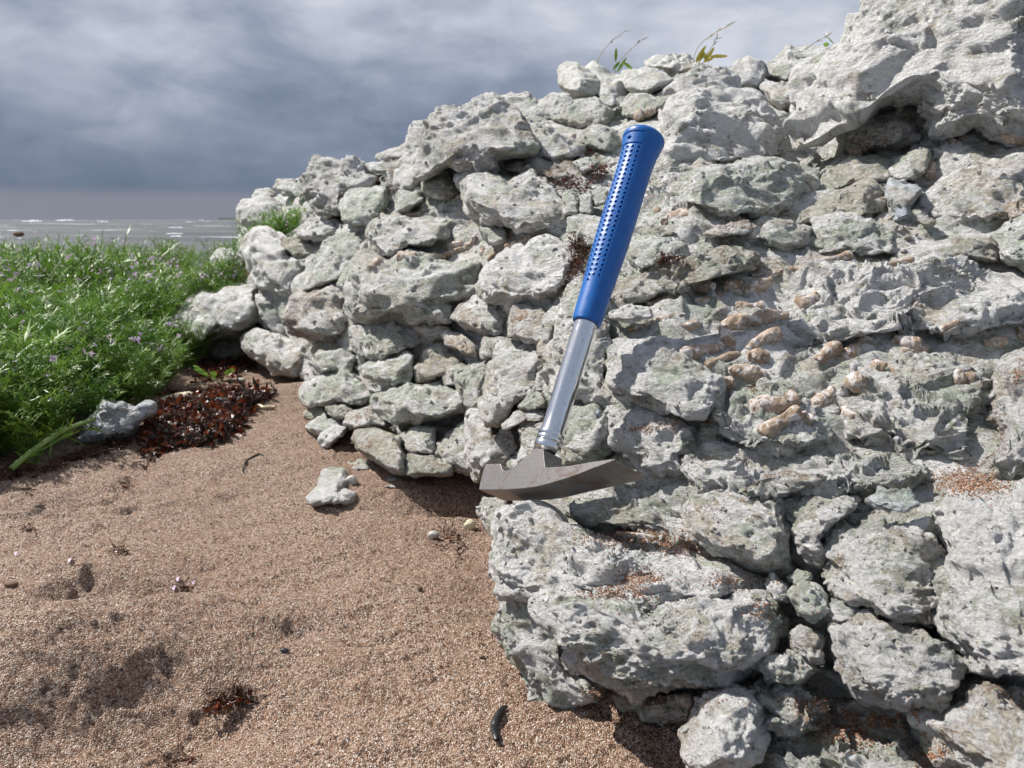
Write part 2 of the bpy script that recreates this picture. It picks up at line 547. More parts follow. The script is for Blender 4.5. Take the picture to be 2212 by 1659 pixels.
def m_simple(name, col, rough=.5, metal=0.0, var=None, scale=80, bump=0.0, spec=.5, trans=0.0, coat=0.0):
    m, n, b, p, out = material(name)
    if var:
        c = n.mix(n.step(n.noise(p, scale, 4, .6), .38, .62), col, var)
        n.link(c, b.inputs['Base Color'])
    else: b.inputs['Base Color'].default_value = (*col, 1)
    b.inputs['Roughness'].default_value = rough
    b.inputs['Metallic'].default_value = metal
    b.inputs['Specular IOR Level'].default_value = spec
    b.inputs['Coat Weight'].default_value = coat
    if bump: n.link(n.bump(n.noise(p, scale * 3, 5, .6), bump, 1.0), b.inputs['Normal'])
    if trans:
        t = n.node('ShaderNodeBsdfTranslucent')
        if var: n.link(c, t.inputs[0])
        else: t.inputs[0].default_value = (*col, 1)
        mx = n.node('ShaderNodeMixShader'); mx.inputs[0].default_value = trans
        n.link(b.outputs[0], mx.inputs[1]); n.link(t.outputs[0], mx.inputs[2])
        n.link(mx.outputs[0], out.inputs[0])
    return m

M_LEAF = m_simple("fresh green leaf", (.075, .175, .020), .42, var=(.19, .32, .045), scale=22, trans=.30, spec=.4)
M_STEM = m_simple("pale green stem", (.17, .27, .06), .45, var=(.26, .36, .12), scale=20)
M_PETAL = m_simple("lilac petal", (.62, .44, .66), .6, var=(.74, .60, .78), scale=60, trans=.3)
M_WEED = m_simple("wet red brown seaweed", (.028, .009, .007), .34, var=(.22, .048, .013), scale=60, trans=.25, spec=.45)
M_WEEDD = m_simple("dark dried seaweed", (.018, .010, .008), .35, var=(.055, .024, .014), scale=60, spec=.5)
M_THREAD = m_simple("tangled brown weed threads", (.045, .020, .010), .6, var=(.10, .045, .020), scale=70)
M_BLACK = m_simple("black dried kelp", (.010, .010, .011), .38, bump=.0006, scale=90, spec=.5)
M_WOOD = m_simple("bleached driftwood", (.50, .42, .30), .75, var=(.62, .55, .43), scale=40, bump=.001)
M_REED = m_simple("pale dry straw", (.62, .55, .36), .5, var=(.70, .64, .45), scale=30)
M_STALK = m_simple("dry grass stalk", (.24, .20, .13), .7, var=(.34, .31, .20), scale=30)
M_YLEAF = m_simple("yellowing leaf", (.28, .26, .03), .5, var=(.42, .34, .05), scale=60, trans=.3)
M_PEB = m_simple("smooth pale pebble", (.42, .40, .35), .6, var=(.52, .50, .45), scale=120, bump=.0004)
M_SHELL = m_simple("dark shell", (.012, .012, .016), .25, var=(.04, .035, .04), scale=150, spec=.6)
M_TWIG = m_simple("small brown twig", (.16, .10, .06), .8, bump=.0005)

def m_grip():
    m, n, b, p, out = material("blue moulded vinyl")
    base = n.mix(n.step(n.noise(p, 45, 5, .6), .35, .7), (.002, .092, .350), (.003, .115, .410))
    sp = n.step(n.noise(p, 900, 2, .5), .72, .76, 0, .28)
    base = n.mix(sp, base, (.25, .35, .55))
    n.link(base, b.inputs['Base Color'])
    n.link(n.step(n.noise(p, 130, 4, .6), .3, .7, .30, .46), b.inputs['Roughness'])
    b.inputs['Specular IOR Level'].default_value = .5
    h = n.math('ADD', n.noise(p, 1100, 3, .6), n.math('MULTIPLY', n.noise(p, 240, 2, .5), .6))
    n.link(n.bump(h, .00016, 1.0), b.inputs['Normal'])
    return m
M_GRIP = m_grip()

def m_chrome():
    m, n, b, p, out = material("chromed tube with rust pits")
    tc = n.node('ShaderNodeTexCoord')
    o = tc.outputs['Object']
    pit = n.noise(o, 620, 4, .6)
    zone = n.noise(o, 40, 4, .6)
    t = n.math('ADD', pit, n.math('MULTIPLY', n.math('SUBTRACT', zone, .5), .45))
    pits = n.step(t, .655, .70)
    n.link(n.mix(pits, (.72, .73, .76), (.055, .038, .03)), b.inputs['Base Color'])
    n.link(n.math('SUBTRACT', 1.0, pits), b.inputs['Metallic'])
    streak = n.noise(n.mapping(o, scale=(1, 1, .03)), 700, 3, .6)
    n.link(n.math('MAXIMUM', n.step(streak, .3, .7, .10, .22), n.math('MULTIPLY', pits, .8)), b.inputs['Roughness'])
    h = n.math('SUBTRACT', n.math('MULTIPLY', streak, .15), pits)
    n.link(n.bump(h, .00008, 1.0), b.inputs['Normal'])
    return m
M_CHROME = m_chrome()

def m_steel():
    m, n, b, p, out = material("worn dark forged steel")
    tc = n.node('ShaderNodeTexCoord')
    o = tc.outputs['Object']
    a = n.noise(n.mapping(o, scale=(1, 1, .6)), 520, 6, .7, .3)
    base = n.mix(n.step(a, .40, .62), (.215, .200, .190), (.290, .276, .264))
    rz = n.noise(o, 50, 7, .68, .8)
    base = n.mix(n.math('MULTIPLY', n.step(rz, .53, .62), .6), base, (.17, .10, .065))
    d = n.noise(o, 420, 5, .65)
    base = n.mix(n.math('MULTIPLY', n.step(d, .60, .67), .7), base, (.06, .048, .040))
    n.link(base, b.inputs['Base Color'])
    b.inputs['Metallic'].default_value = .6
    n.link(n.step(a, .3, .7, .42, .30), b.inputs['Roughness'])
    n.link(n.bump(n.math('ADD', a, n.math('MULTIPLY', d, .6)), .00010, 1.0), b.inputs['Normal'])
    return m
M_STEEL = m_steel()
M_SOCKET = m_simple("dark forged neck", (.055, .045, .042), .5, .5, var=(.10, .08, .07), scale=200, bump=.0004)

def m_sea():
    m, n, b, p, out = material("wind blown grey sea")
    q = n.mapping(p, scale=(.35, 1, 1))
    h = n.math('ADD', n.noise(q, .9, 8, .62, .4), n.math('MULTIPLY', n.noise(n.mapping(p, scale=(.2, 1, 1)), .16, 3, .5), 2.0))
    base = n.mix(n.step(h, 1.25, 1.75), (.055, .062, .060), (.12, .125, .118))
    f = n.noise(n.mapping(p, scale=(.16, 1, 1), loc=(3, 0, 0)), .20, 7, .66, .7)
    base = n.mix(n.step(f, .62, .64), base, (.72, .74, .78))
    n.link(base, b.inputs['Base Color'])
    b.inputs['Roughness'].default_value = .38
    b.inputs['Specular IOR Level'].default_value = .35
    n.link(n.bump(h, .22, .8), b.inputs['Normal'])
    return m
M_SEA = m_sea()
# ------------------------------------------------------------------ ground, sea
def gpt(tile, x, y):
    p = T(tile, [(x, y)])[0]
    return ground(p[0], p[1])

SBUMP = []   # x, y, sx, sy, angle, height
def sb(x, y, sx, sy, ang, h):
    g = ground(x, y); SBUMP.append((g[0], g[1], sx, sy, math.radians(ang), h))
sb(240, 1318, .045, .022, 5, -.024); sb(240, 1258, .07, .022, 5, .013)
sb(110, 1440, .085, .045, 28, .034); sb(300, 1545, .075, .035, 30, -.024); sb(395, 1330, .06, .02, 10, .008); sb(20, 1330, .04, .02, 0, .012)
sb(30, 1260, .05, .03, 0, .007); sb(430, 1232, .035, .014, -25, -.010); sb(360, 1205, .05, .02, -10, .008)
sb(120, 1108, .05, .012, 25, -.008); sb(100, 1080, .06, .014, 20, .008); sb(60, 1030, .08, .03, 15, .012)
sb(640, 1372, .018, .008, 35, -.006); sb(620, 1350, .03, .012, 20, .005)
sb(500, 1560, .06, .03, 10, -.006); sb(420, 1450, .05, .02, 10, .005)
sb(950, 1085, .045, .022, 0, -.022); sb(1010, 1085, .03, .02, 0, -.018); sb(900, 1150, .05, .025, 0, .008)
sb(1080, 1290, .03, .03, 0, -.010); sb(300, 1120, .10, .02, 20, .006); sb(420, 1090, .07, .012, 25, -.006)
sb(640, 860, .10, .06, 40, .018); sb(840, 900, .08, .06, 0, .015); sb(1600, 1500, .1, .1, 0, .01)
sb(240, 1020, .1, .015, 15, -.005); sb(560, 1010, .14, .02, 20, .005); sb(700, 1500, .05, .02, 15, -.004)

def sand_z(x, y, fine=True):
    x = np.asarray(x, float); y = np.asarray(y, float)
    z = np.zeros(x.shape)
    for bx, by, sx, sy, an, h in SBUMP:
        dx, dy = x - bx, y - by
        u = (dx * math.cos(an) + dy * math.sin(an)) / sx
        v = (-dx * math.sin(an) + dy * math.cos(an)) / sy
        z = z + 1.35 * h * np.exp(-.5 * (u * u + v * v))
    z = z + .27 * sstep(x, -1.05, -.60) * sstep(y, 1.92, 2.12) * (1 - sstep(y, 2.8, 3.8)) * (1 - sstep(x, .5, 1.2))
    p = np.stack([x.ravel(), y.ravel(), np.zeros(x.size)], 1)
    near = (1 - sstep(y, 3, 8)).ravel()
    q = p * np.array([.75, 1.25, 1])
    w = perlin(p / .07, 41)[:, None] * .02
    a = fbm((q + w) / .10, 3, .5, 21) * .0065 + fbm((q + w) / .045, 3, .6, 23, True) * .0042
    foot = sstep(perlin(p / .16, 29), -.1, .35)
    d1, gp, rv, tl = worley((q + w) / .034, 12)
    a = a + foot * ((rv - .5) * .0070 + tl * .010) * sstep(gp, 0, .16)
    if fine: a = a + fbm(p / .0065, 3, .65, 25) * .0013
    z = z + (a * near).reshape(x.shape)
    z = z - sstep(y, 4.5, 16) * 1.3
    return z

ys = np.concatenate([np.geomspace(.26, 2.4, 760), np.geomspace(2.4, 4000, 90)[1:]])
ss = np.linspace(-1.0, 1.0, 950); ss = np.sign(ss) * (np.abs(ss) * .75 + np.abs(ss) ** 3 * .75)
Yg, Sg = np.meshgrid(ys, ss, indexing='ij')
Xg = Sg * (Yg + .12)
Zg = sand_z(Xg, Yg)
nr, nc = Yg.shape
q = (np.arange(nr - 1)[:, None] * nc + np.arange(nc - 1)[None]).ravel()
gf = np.stack([q, q + 1, q + nc + 1, q + nc], 1)
o = link("sandy_ground", mesh_from("sandy_ground", np.stack([Xg.ravel(), Yg.ravel(), Zg.ravel()], 1), gf, M_SAND))
tag(o, "coarse reddish brown beach sand with footprints and small ridges", "sand", kind='structure')

_gx = np.arange(-2.4, 1.6, .006); _gy = np.arange(.2, 5.2, .006)
_GY, _GX = np.meshgrid(_gy, _gx, indexing='ij')
_GZ = sand_z(_GX, _GY, False)
def sz(x, y):
    u = np.clip((np.asarray(x) + 2.4) / .006, 0, len(_gx) - 2.001); v = np.clip((np.asarray(y) - .2) / .006, 0, len(_gy) - 2.001)
    i = u.astype(int); j = v.astype(int); a = u - i; b = v - j
    return (_GZ[j, i] * (1 - a) + _GZ[j, i + 1] * a) * (1 - b) + (_GZ[j + 1, i] * (1 - a) + _GZ[j + 1, i + 1] * a) * b
def gsand(px, py, off=0.0):
    px = np.asarray(px, float); z = np.zeros(px.shape)
    for _ in range(6):
        g = ground(px, py, z); z = sz(g[..., 0], g[..., 1]) * .8 + z * .2
    return ground(px, py, z + off)

# sea surface with real low waves near the shore
ys = np.geomspace(7, 6000, 260); ss = np.linspace(-2.5, 2.5, 200)
Yg, Sg = np.meshgrid(ys, ss, indexing='ij'); Xg = Sg * Yg
p = np.stack([Xg.ravel() * .5, Yg.ravel() * 1.3, np.zeros(Xg.size)], 1)
amp = np.interp(Yg.ravel(), [7, 20, 200, 1500], [.02, .09, .55, 1.4])
Zg = -.55 + fbm(p / np.interp(Yg.ravel(), [7, 60, 1000], [1.5, 6, 60])[:, None], 3, .5, 51, True) * amp * .8
nr, nc = Yg.shape
q = (np.arange(nr - 1)[:, None] * nc + np.arange(nc - 1)[None]).ravel()
gf = np.stack([q, q + 1, q + nc + 1, q + nc], 1)
o = link("sea_water", mesh_from("sea_water", np.stack([Xg.ravel(), Yg.ravel(), Zg], 1), gf, M_SEA))
tag(o, "choppy grey sea with white breakers reaching the horizon", "sea", kind='structure')

# breaking crests: long low foam ridges lying on the water
def foam_crest(px, py, wpx, hpx, seed):
    g = ground(px, py, -.50)
    y = g[1]; wid = wpx / F * y; hgt = hpx / F * y
    n = 60; t = np.linspace(-1, 1, n)
    V = []; Fc = []
    for k, (dy, dz) in enumerate([(-.5, -.1), (-.25, .6), (.1, 1.0), (.6, -.1)]):
        env = np.clip(1 - t ** 2, 0, 1) ** .5
        nz = perlin(np.stack([t * 6 + seed * 3, np.full(n, k * 1.7), np.zeros(n)], 1), 61)
        V.append(np.stack([g[0] + t * wid / 2, y + dy * hgt * 4 + nz * hgt * 2, -.5 + hgt * np.clip(dz * env * (.65 + nz * .9), -.3, 2)], 1))
    V = np.concatenate(V)
    q = (np.arange(3)[:, None] * n + np.arange(n - 1)[None]).ravel()
    return V, np.stack([q, q + 1, q + n + 1, q + n], 1)
M_FOAM = m_simple("white sea foam", (.80, .82, .86), .7, var=(.60, .63, .68), scale=3)
for k, (px, py, w, h, lab) in enumerate([
        (67, 479, 44, 6, "bright white breaker at the left end of the sea"),
        (145, 477, 40, 5, "long white breaker between the left sea edge and the middle of the bay"),
        (212, 477, 9, 4, "tiny white wave crest in the middle of the bay"),
        (410, 481, 24, 6, "white breaker second from the rock pile"),
        (446, 480, 20, 5, "white breaker closest to the rock pile on the horizon"),
        (376, 505, 34, 4, "thin white crest nearer the shore above the green plants")]):
    v, f = foam_crest(px, py, w, h * .6, k)
    o = centred("breaking_wave", v, f, M_FOAM); tag(o, lab, "wave", "white breakers out on the sea", 'structure')

fr = np.random.RandomState(44); fv = []; ff = []; fo = 0
for k in range(20):
    py = 476 + 46 * fr.rand() ** 1.6; px = fr.uniform(-60, 560)
    v, f = foam_crest(px, py, fr.uniform(6, 34), fr.uniform(.8, 1.9), 20 + k); fv.append(v); ff.append(f + fo); fo += len(v)
o = link("sea_foam", mesh_from("sea_foam", np.concatenate(fv), np.concatenate(ff), M_FOAM)); tag(o, "scattered thin white foam streaks over the grey sea", "foam", kind='stuff')
# low far shore
n = 80; x = np.linspace(-560, 130, n)
hh = 4.0 + 7.0 * sstep(x, -430, -60) * 1.0 + perlin(np.stack([x / 30, x * 0, x * 0], 1), 71) * 1.6
V = np.concatenate([np.stack([x, 1500 + 0 * x, -3 + 0 * x], 1), np.stack([x, 1510 + 0 * x, hh], 1), np.stack([x, 1640 + 0 * x, -3 + 0 * x], 1)])
q = (np.arange(2)[:, None] * n + np.arange(n - 1)[None]).ravel()
M_SHORE = m_simple("far wooded shore", (.030, .050, .045), .9, var=(.05, .075, .06), scale=.05)
o = link("far_shore", mesh_from("far_shore", V, np.stack([q, q + 1, q + n + 1, q + n], 1), M_SHORE))
tag(o, "thin dark wooded shore on the horizon", "shore", kind='structure')

# ------------------------------------------------------------------ the outcrop: bedrock core, then each block
OUT = bpy.data.objects.new("limestone_outcrop", None); COL.objects.link(OUT)
OUT.location = (.35, .95, 0)
tag(OUT, "crumbly pale limestone bedrock with tan fossil casts behind and between the loose blocks", "rock outcrop")
core = []
CORE = [
 ([(1075, 1010), (1075, 800), (1130, 560), (1250, 420), (1420, 300), (1750, 230), (2100, 150), (2450, 50), (2500, 900), (2450, 1900), (1900, 1900), (1560, 1720), (1500, 1560), (1260, 1500), (1180, 1240)], dict(gap=.014, absT=.12, seed=1)),
 ([(1160, 990), (1020, 1020), (880, 985), (760, 930), (700, 880), (640, 790), (560, 730), (500, 660), (520, 560), (640, 500), (700, 420), (860, 340), (950, 280), (1120, 250), (1350, 260), (1420, 500), (1300, 820)], dict(gap=.038, absT=.15, seed=2)),
 ([(530, 470), (560, 430), (640, 410), (720, 420), (800, 600), (640, 690), (520, 620), (500, 560)], dict(gap=.30, absT=.2, seed=3)),
 ([(1030, 260), (1130, 225), (1250, 190), (1450, 165), (1620, 150), (1790, 130), (1790, 330), (1400, 440), (1150, 380)], dict(gap=.07, absT=.16, seed=4)),
]
for k, (poly, kw) in enumerate(CORE):
    v, f = stone(poly, follow=True, facets=0, e=.6, sh=0, rough=.8, nmul=1.25 if k == 0 else 1.0, blocky=[.042, .06, .08, .06][k], **kw)
    core.append((v, f))
    ALLROCK.append((v, f))
off = 0; fs = []
for v, f in core:
    fs.append(f + off); off += len(v)
M_CORE = limestone("crumbling bedrock", .46, .62, .46)
me = mesh_from("bedrock", np.concatenate([v for v, f in core]) - np.array(OUT.location), np.concatenate(fs), M_CORE)
link("bedrock", me, OUT)

# (label, tile, outline, options)
W_, G_, B_, D_, FA, L_ = M_WHITE, M_GREEN, M_BROWN, M_DULL, M_FAR, M_LIME
BLOCKS = [
 # far left end
 ("broad low block at the far left end of the rock pile behind the green plants", 1, [(1300,170),(1312,130),(1400,108),(1500,128),(1580,100),(1680,112),(1730,200),(1700,250),(1560,260),(1380,270),(1305,240)], dict(m=FA, dz=.28)),
 ("small cap stone topping the far left end of the rock pile", 1, [(1485,55),(1515,10),(1600,8),(1665,50),(1640,92),(1540,95)], dict(m=FA, dz=.28+-.05)),
 ("small rounded stone just left of the far end cap stone", 1, [(1362,112),(1400,62),(1470,58),(1505,92),(1455,128),(1390,137)], dict(m=FA, dz=.28+-.03)),
 ("stone on the skyline between the far end cap stone and the overhanging boulder", 1, [(1590,60),(1620,10),(1700,-10),(1760,20),(1760,110),(1680,120),(1610,100)], dict(m=FA, dz=.28+.02)),
 ("wide block with a dark mossy overhang, lowest at the left end above the plants", 1, [(905,860),(925,780),(1010,690),(1110,622),(1200,598),(1290,570),(1395,600),(1425,680),(1400,770),(1330,845),(1180,870),(1110,900),(1060,945),(960,945),(912,910)], dict(m=FA, dz=-.12, sh=.1)),
 ("knobbly leftmost upright block touching the green plants halfway up", 1, [(1150,440),(1195,395),(1300,383),(1355,400),(1380,500),(1350,580),(1230,608),(1190,560),(1180,510)], dict(m=FA)),
 ("big rounded white block in the middle of the left end", 1, [(1322,400),(1340,330),(1385,285),(1460,280),(1540,320),(1600,400),(1690,410),(1720,450),(1700,530),(1650,610),(1590,662),(1500,655),(1410,590),(1360,500)], dict(m=W_, dz=-.08)),
 ("dark grey topped block tucked behind the big rounded white block at the left end", 1, [(1480,345),(1560,325),(1680,325),(1795,378),(1730,430),(1640,440),(1540,410)], dict(m=D_)),
 ("small oval block directly under the green tuft on the left slope", 1, [(1620,300),(1700,240),(1800,213),(1890,250),(1875,315),(1780,352),(1700,332),(1625,325)], dict(m=FA)),
 ("brown bellied block jutting left above the sand corner", 4, [(190,400),(230,300),(290,230),(400,180),(500,170),(590,255),(630,390),(600,480),(520,532),(350,520),(225,475)], dict(m=B_, dz=-.05)),
 ("foot block with a sharp dark notch standing at the head of the sand", 1, [(1325,850),(1380,790),(1460,840),(1600,870),(1720,905),(1745,970),(1680,1040),(1590,1085),(1480,1040),(1380,990),(1335,930)], dict(m=L_)),
 ("squat stone wedged between the brown bellied block and the foot block", 1, [(1400,640),(1500,660),(1560,700),(1545,800),(1600,850),(1560,880),(1440,830),(1390,740)], dict(m=G_, dz=.05)),
 ("leaning slab between the big white block and the brown bellied block", 1, [(1680,560),(1720,450),(1800,390),(1936,360),(2010,420),(1960,540),(1860,560),(1740,595),(1650,620)], dict(m=G_)),
 ("small lumpy stone above the round foot block beside the sand", 1, [(1685,1010),(1740,940),(1860,930),(1940,985),(1905,1050),(1740,1062)], dict(m=G_, dz=-.02)),
 ("round foot block with brown spots beside the sand", 4, [(298,900),(325,810),(400,760),(470,730),(560,690),(650,760),(730,890),(640,955),(460,945),(330,945)], dict(m=G_, dz=-.02)),
 ("thin dark plate under the left side of the round foot block", 4, [(300,985),(345,948),(440,945),(465,990),(420,1020),(330,1035)], dict(m=D_)),
 ("thin dark plate under the right side of the round foot block", 4, [(445,950),(540,925),(620,960),(600,1020),(520,1035),(465,1000)], dict(m=D_)),
 ("greenish foot stone above the pale tongue stone on the sand", 4, [(325,1080),(370,1020),(440,995),(520,1030),(580,1080),(560,1110),(450,1110),(400,1135)], dict(m=G_)),
 ("pale tongue shaped stone dipping into the sand at the wall foot", 4, [(400,1150),(430,1100),(500,1070),(575,1085),(540,1140),(470,1200),(425,1200)], dict(m=W_, dz=-.03)),
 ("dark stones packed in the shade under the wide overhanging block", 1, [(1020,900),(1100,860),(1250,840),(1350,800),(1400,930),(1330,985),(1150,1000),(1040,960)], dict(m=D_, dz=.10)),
 # upper left slope
 ("overhanging boulder alone on the left skyline above the green tuft", 2, [(312,860),(335,745),(400,680),(480,668),(560,690),(612,668),(695,700),(725,760),(820,770),(785,820),(700,860),(620,872),(545,920),(520,1020),(440,1032),(395,1010),(345,930)], dict(m=FA, dz=-.12, sh=.0, thick=1.1)),
 ("flat grey slab lying on the skyline right of the overhanging boulder", 2, [(690,705),(800,688),(930,700),(925,745),(820,765),(725,745)], dict(m=FA, dz=.05)),
 ("greenish block under the overhanging boulder", 2, [(523,970),(575,885),(700,862),(830,850),(850,930),(800,1000),(760,1080),(640,1112),(568,1070)], dict(m=G_, dz=-.03)),
 ("small pale stone wedged left of the largest skyline boulder", 2, [(868,745),(930,708),(1000,720),(1035,790),(1005,868),(920,872),(868,825)], dict(m=W_, dz=-.02)),
 ("pointed grey stack on the skyline left of the largest skyline boulder", 2, [(765,645),(800,622),(870,640),(945,560),(990,450),(1080,443),(1110,600),(1010,700),(880,690),(780,685)], dict(m=FA, dz=.12)),
 ("largest skyline boulder, humped and undercut, left of the blue grip", 2, [(1003,700),(1040,545),(1105,440),(1155,375),(1280,368),(1400,303),(1500,305),(1570,370),(1660,400),(1740,560),(1730,640),(1640,668),(1560,665),(1500,740),(1380,752),(1290,740),(1200,730),(1110,755),(1040,790),(1005,760)], dict(m=L_, dz=-.12, sh=.0, thick=1.15)),
 ("rough right shoulder block joined to the largest skyline boulder", 2, [(1640,420),(1700,400),(1830,440),(1870,500),(1960,530),(2065,615),(2045,665),(1900,690),(1760,660),(1700,600)], dict(m=L_, dz=-.03)),
 ("long jagged ridge on the skyline behind the largest skyline boulder", 2, [(1285,365),(1380,300),(1480,258),(1545,290),(1600,300),(1700,420),(1560,430),(1400,400)], dict(m=FA, dz=.05)),
 ("flat topped skyline rock between the jagged ridge and the chalk white boulder", 2, [(1540,290),(1600,258),(1700,265),(1765,298),(1800,360),(1740,430),(1640,420),(1570,360)], dict(m=FA, dz=.03)),
 ("skyline rock tucked below left of the chalk white boulder", 2, [(1720,400),(1750,330),(1860,265),(1950,268),(2000,330),(1950,400),(1840,430)], dict(m=FA)),
 ("round chalk white boulder on the crest above the blue grip", 2, [(1883,150),(1895,95),(1935,65),(2010,58),(2085,100),(2150,190),(2150,260),(2100,305),(2010,300),(1920,245),(1885,200)], dict(m=M_COBBLE, dz=-.06, e=.95, rough=.6)),
 ("pale boulder leaning behind the right of the round chalk white boulder", 2, [(2050,95),(2110,65),(2200,115),(2290,150),(2330,230),(2300,310),(2200,330),(2110,300)], dict(m=M_COBBLE, e=.9, rough=.7)),
 ("smooth pebble shaped boulder with a brown pit on the crest", 3, [(272,385),(305,335),(395,312),(470,325),(550,378),(515,425),(430,452),(340,452),(292,425)], dict(m=M_COBBLE, dz=-.02, e=.95, rough=.55)),
 ("long pitted flat boulder on the crest below the yellowing leaf", 3, [(395,310),(440,270),(520,258),(620,262),(690,292),(765,320),(700,335),(580,360),(500,345)], dict(m=M_COBBLE, dz=.04)),
 ("pale bumpy rock spreading right of the smooth pebble shaped boulder", 3, [(500,420),(560,380),(660,325),(780,328),(850,360),(880,430),(800,450),(700,430),(560,465),(505,455)], dict(m=W_)),
 ("knob with a brown eye on the crest right of the yellowing leaf", 3, [(815,350),(845,292),(900,268),(960,290),(985,350),(960,420),(880,430),(830,400)], dict(m=W_, dz=-.03)),
 ("block on the crest between the brown eyed knob and the huge right boulder", 3, [(960,420),(980,380),(1080,400),(1145,370),(1150,500),(1060,525),(1000,480)], dict(m=L_)),
 ("rough crest rock with a tan cast touching the huge right boulder", 3, [(978,310),(1030,288),(1090,220),(1185,225),(1300,232),(1300,262),(1185,320),(1150,385),(1060,395),(985,370)], dict(m=L_, dz=.03)),
 ("small white rock under the gap of the two chalk white boulders", 3, [(185,490),(200,455),(265,452),(290,500),(250,520)], dict(m=L_)),
 ("knobbly block above the tan pebbles left of the grip top", 3, [(298,505),(345,450),(430,448),(535,470),(490,540),(400,572),(310,548)], dict(m=G_)),
 ("lumpy block left of the grip top below the chalk white boulder", 3, [(5,545),(80,478),(180,468),(245,530),(225,600),(100,622),(20,592)], dict(m=G_)),
 ("crumbling block right beside the grip end, on its left", 3, [(80,625),(170,588),(260,618),(300,680),(270,740),(170,720),(100,680)], dict(m=G_)),
 ("small stone perched above the right shoulder block near the grip", 2, [(1860,420),(1930,340),(2040,300),(2150,308),(2215,370),(2200,450),(2080,482),(1960,470)], dict(m=G_)),
 # middle left
 ("dark jagged block under the largest skyline boulder", 2, [(1040,875),(1060,800),(1120,735),(1200,765),(1285,830),(1285,890),(1200,922),(1070,905)], dict(m=D_)),
 ("flaky greenish stone left of the dark jagged block", 2, [(872,930),(900,870),(1030,840),(1052,930),(965,1005),(880,1005)], dict(m=G_)),
 ("large white veined block under the largest skyline boulder", 2, [(1283,795),(1320,752),(1420,725),(1520,740),(1580,790),(1720,760),(1790,800),(1850,870),(1950,930),(1955,1060),(1900,1130),(1780,1130),(1640,1150),(1540,1100),(1420,1090),(1350,1000),(1285,920)], dict(m=L_, dz=-.05)),
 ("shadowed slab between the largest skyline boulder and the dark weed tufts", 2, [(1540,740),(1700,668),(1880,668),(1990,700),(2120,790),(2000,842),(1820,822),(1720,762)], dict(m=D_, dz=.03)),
 ("small slab beside the red brown weed left of the grip", 2, [(1985,690),(2070,665),(2150,690),(2130,750),(2040,760)], dict(m=G_)),
 ("leftmost of the three cracked upright stones left of the grip", 2, [(1918,905),(1950,875),(1995,875),(2027,920),(2022,1015),(1930,1025)], dict(m=G_, e=.5)),
 ("middle of the three cracked upright stones left of the grip", 2, [(2032,900),(2070,882),(2100,900),(2112,960),(2100,1025),(2030,1005)], dict(m=G_, e=.5)),
 ("rightmost of the three cracked upright stones left of the grip", 2, [(2098,870),(2150,848),(2200,870),(2200,960),(2120,965)], dict(m=G_, e=.5)),
 ("square green stone below the three cracked upright stones", 2, [(1950,1035),(2080,1022),(2142,1050),(2080,1130),(1955,1135)], dict(m=G_, e=.5)),
 ("rounded stone touching the left edge of the grip at half height", 2, [(2015,1135),(2050,1070),(2110,1032),(2190,1045),(2210,1120),(2170,1210),(2080,1212)], dict(m=L_, dz=-.02)),
 ("flaky knob above the tan casts left of centre", 2, [(1395,1100),(1470,1062),(1560,1110),(1575,1180),(1470,1205)], dict(m=G_, dz=-.02)),
 ("oblong block overhanging the row of tan casts", 2, [(703,1130),(760,1060),(850,1018),(960,1030),(1080,1038),(1195,1090),(1195,1165),(1110,1215),(960,1212),(870,1270),(800,1292),(735,1230)], dict(m=L_, dz=-.05)),
 ("flattened stone left of the oblong overhanging block", 2, [(258,1125),(330,1060),(450,1028),(540,1058),(555,1112),(450,1162),(330,1175)], dict(m=FA)),
 ("sloping slab between the flattened stone and the oblong overhanging block", 2, [(440,1200),(540,1140),(640,1110),(720,1130),(745,1240),(640,1290),(540,1330),(430,1420),(350,1400),(380,1290)], dict(m=G_)),
 ("widest block of the left wall, full of round fossils", 4, [(533,190),(545,100),(590,50),(700,0),(830,30),(960,-30),(1060,20),(1200,45),(1395,40),(1402,190),(1385,250),(1250,310),(1225,420),(1080,452),(960,425),(860,392),(760,425),(640,425),(580,340)], dict(m=G_, dz=-.06)),
 ("chunky white block left of the hammer grip's lower end", 4, [(1395,200),(1400,110),(1450,50),(1560,-25),(1700,-70),(1850,-85),(1960,-60),(2020,20),(1990,130),(1900,240),(1800,290),(1640,322),(1530,318),(1450,275)], dict(m=W_, dz=-.05)),
 ("brown streaked block under the widest block and left of the fluted rock", 4, [(1235,395),(1290,310),(1400,258),(1480,310),(1595,330),(1595,450),(1570,530),(1440,510),(1330,470)], dict(m=B_)),
 ("fluted brown rock just left of the grip's lower end", 4, [(1580,520),(1592,440),(1615,325),(1700,325),(1800,345),(1830,400),(1830,520),(1770,545),(1680,545)], dict(m=B_, e=.5)),
 ("tan edged upright splinter left of the chrome tube top", 4, [(1795,400),(1830,360),(1888,375),(1870,470),(1820,560),(1795,540)], dict(m=B_, e=.5, dz=-.01)),
 ("green faced block under the dark crack of the left wall", 4, [(680,490),(720,432),(800,418),(880,420),(980,468),(1105,560),(1000,592),(880,622),(790,662),(705,640)], dict(m=G_)),
 ("narrow pillar stone left of the green faced block", 4, [(595,470),(640,435),(690,445),(700,560),(700,690),(650,650),(605,570)], dict(m=L_)),
 ("low ribbed block below the green faced block", 4, [(668,700),(780,655),(940,608),(995,640),(965,790),(860,822),(760,800),(695,760)], dict(m=G_, dz=-.02)),
 ("speckled wedge block right of the low ribbed block", 4, [(975,700),(1070,600),(1170,563),(1260,620),(1335,660),(1280,700),(1180,762),(1100,800),(1005,805)], dict(m=D_)),
 ("brown slanting plank of rock in the middle of the left wall", 4, [(1168,505),(1215,480),(1300,495),(1415,560),(1385,645),(1290,620),(1195,560)], dict(m=B_)),
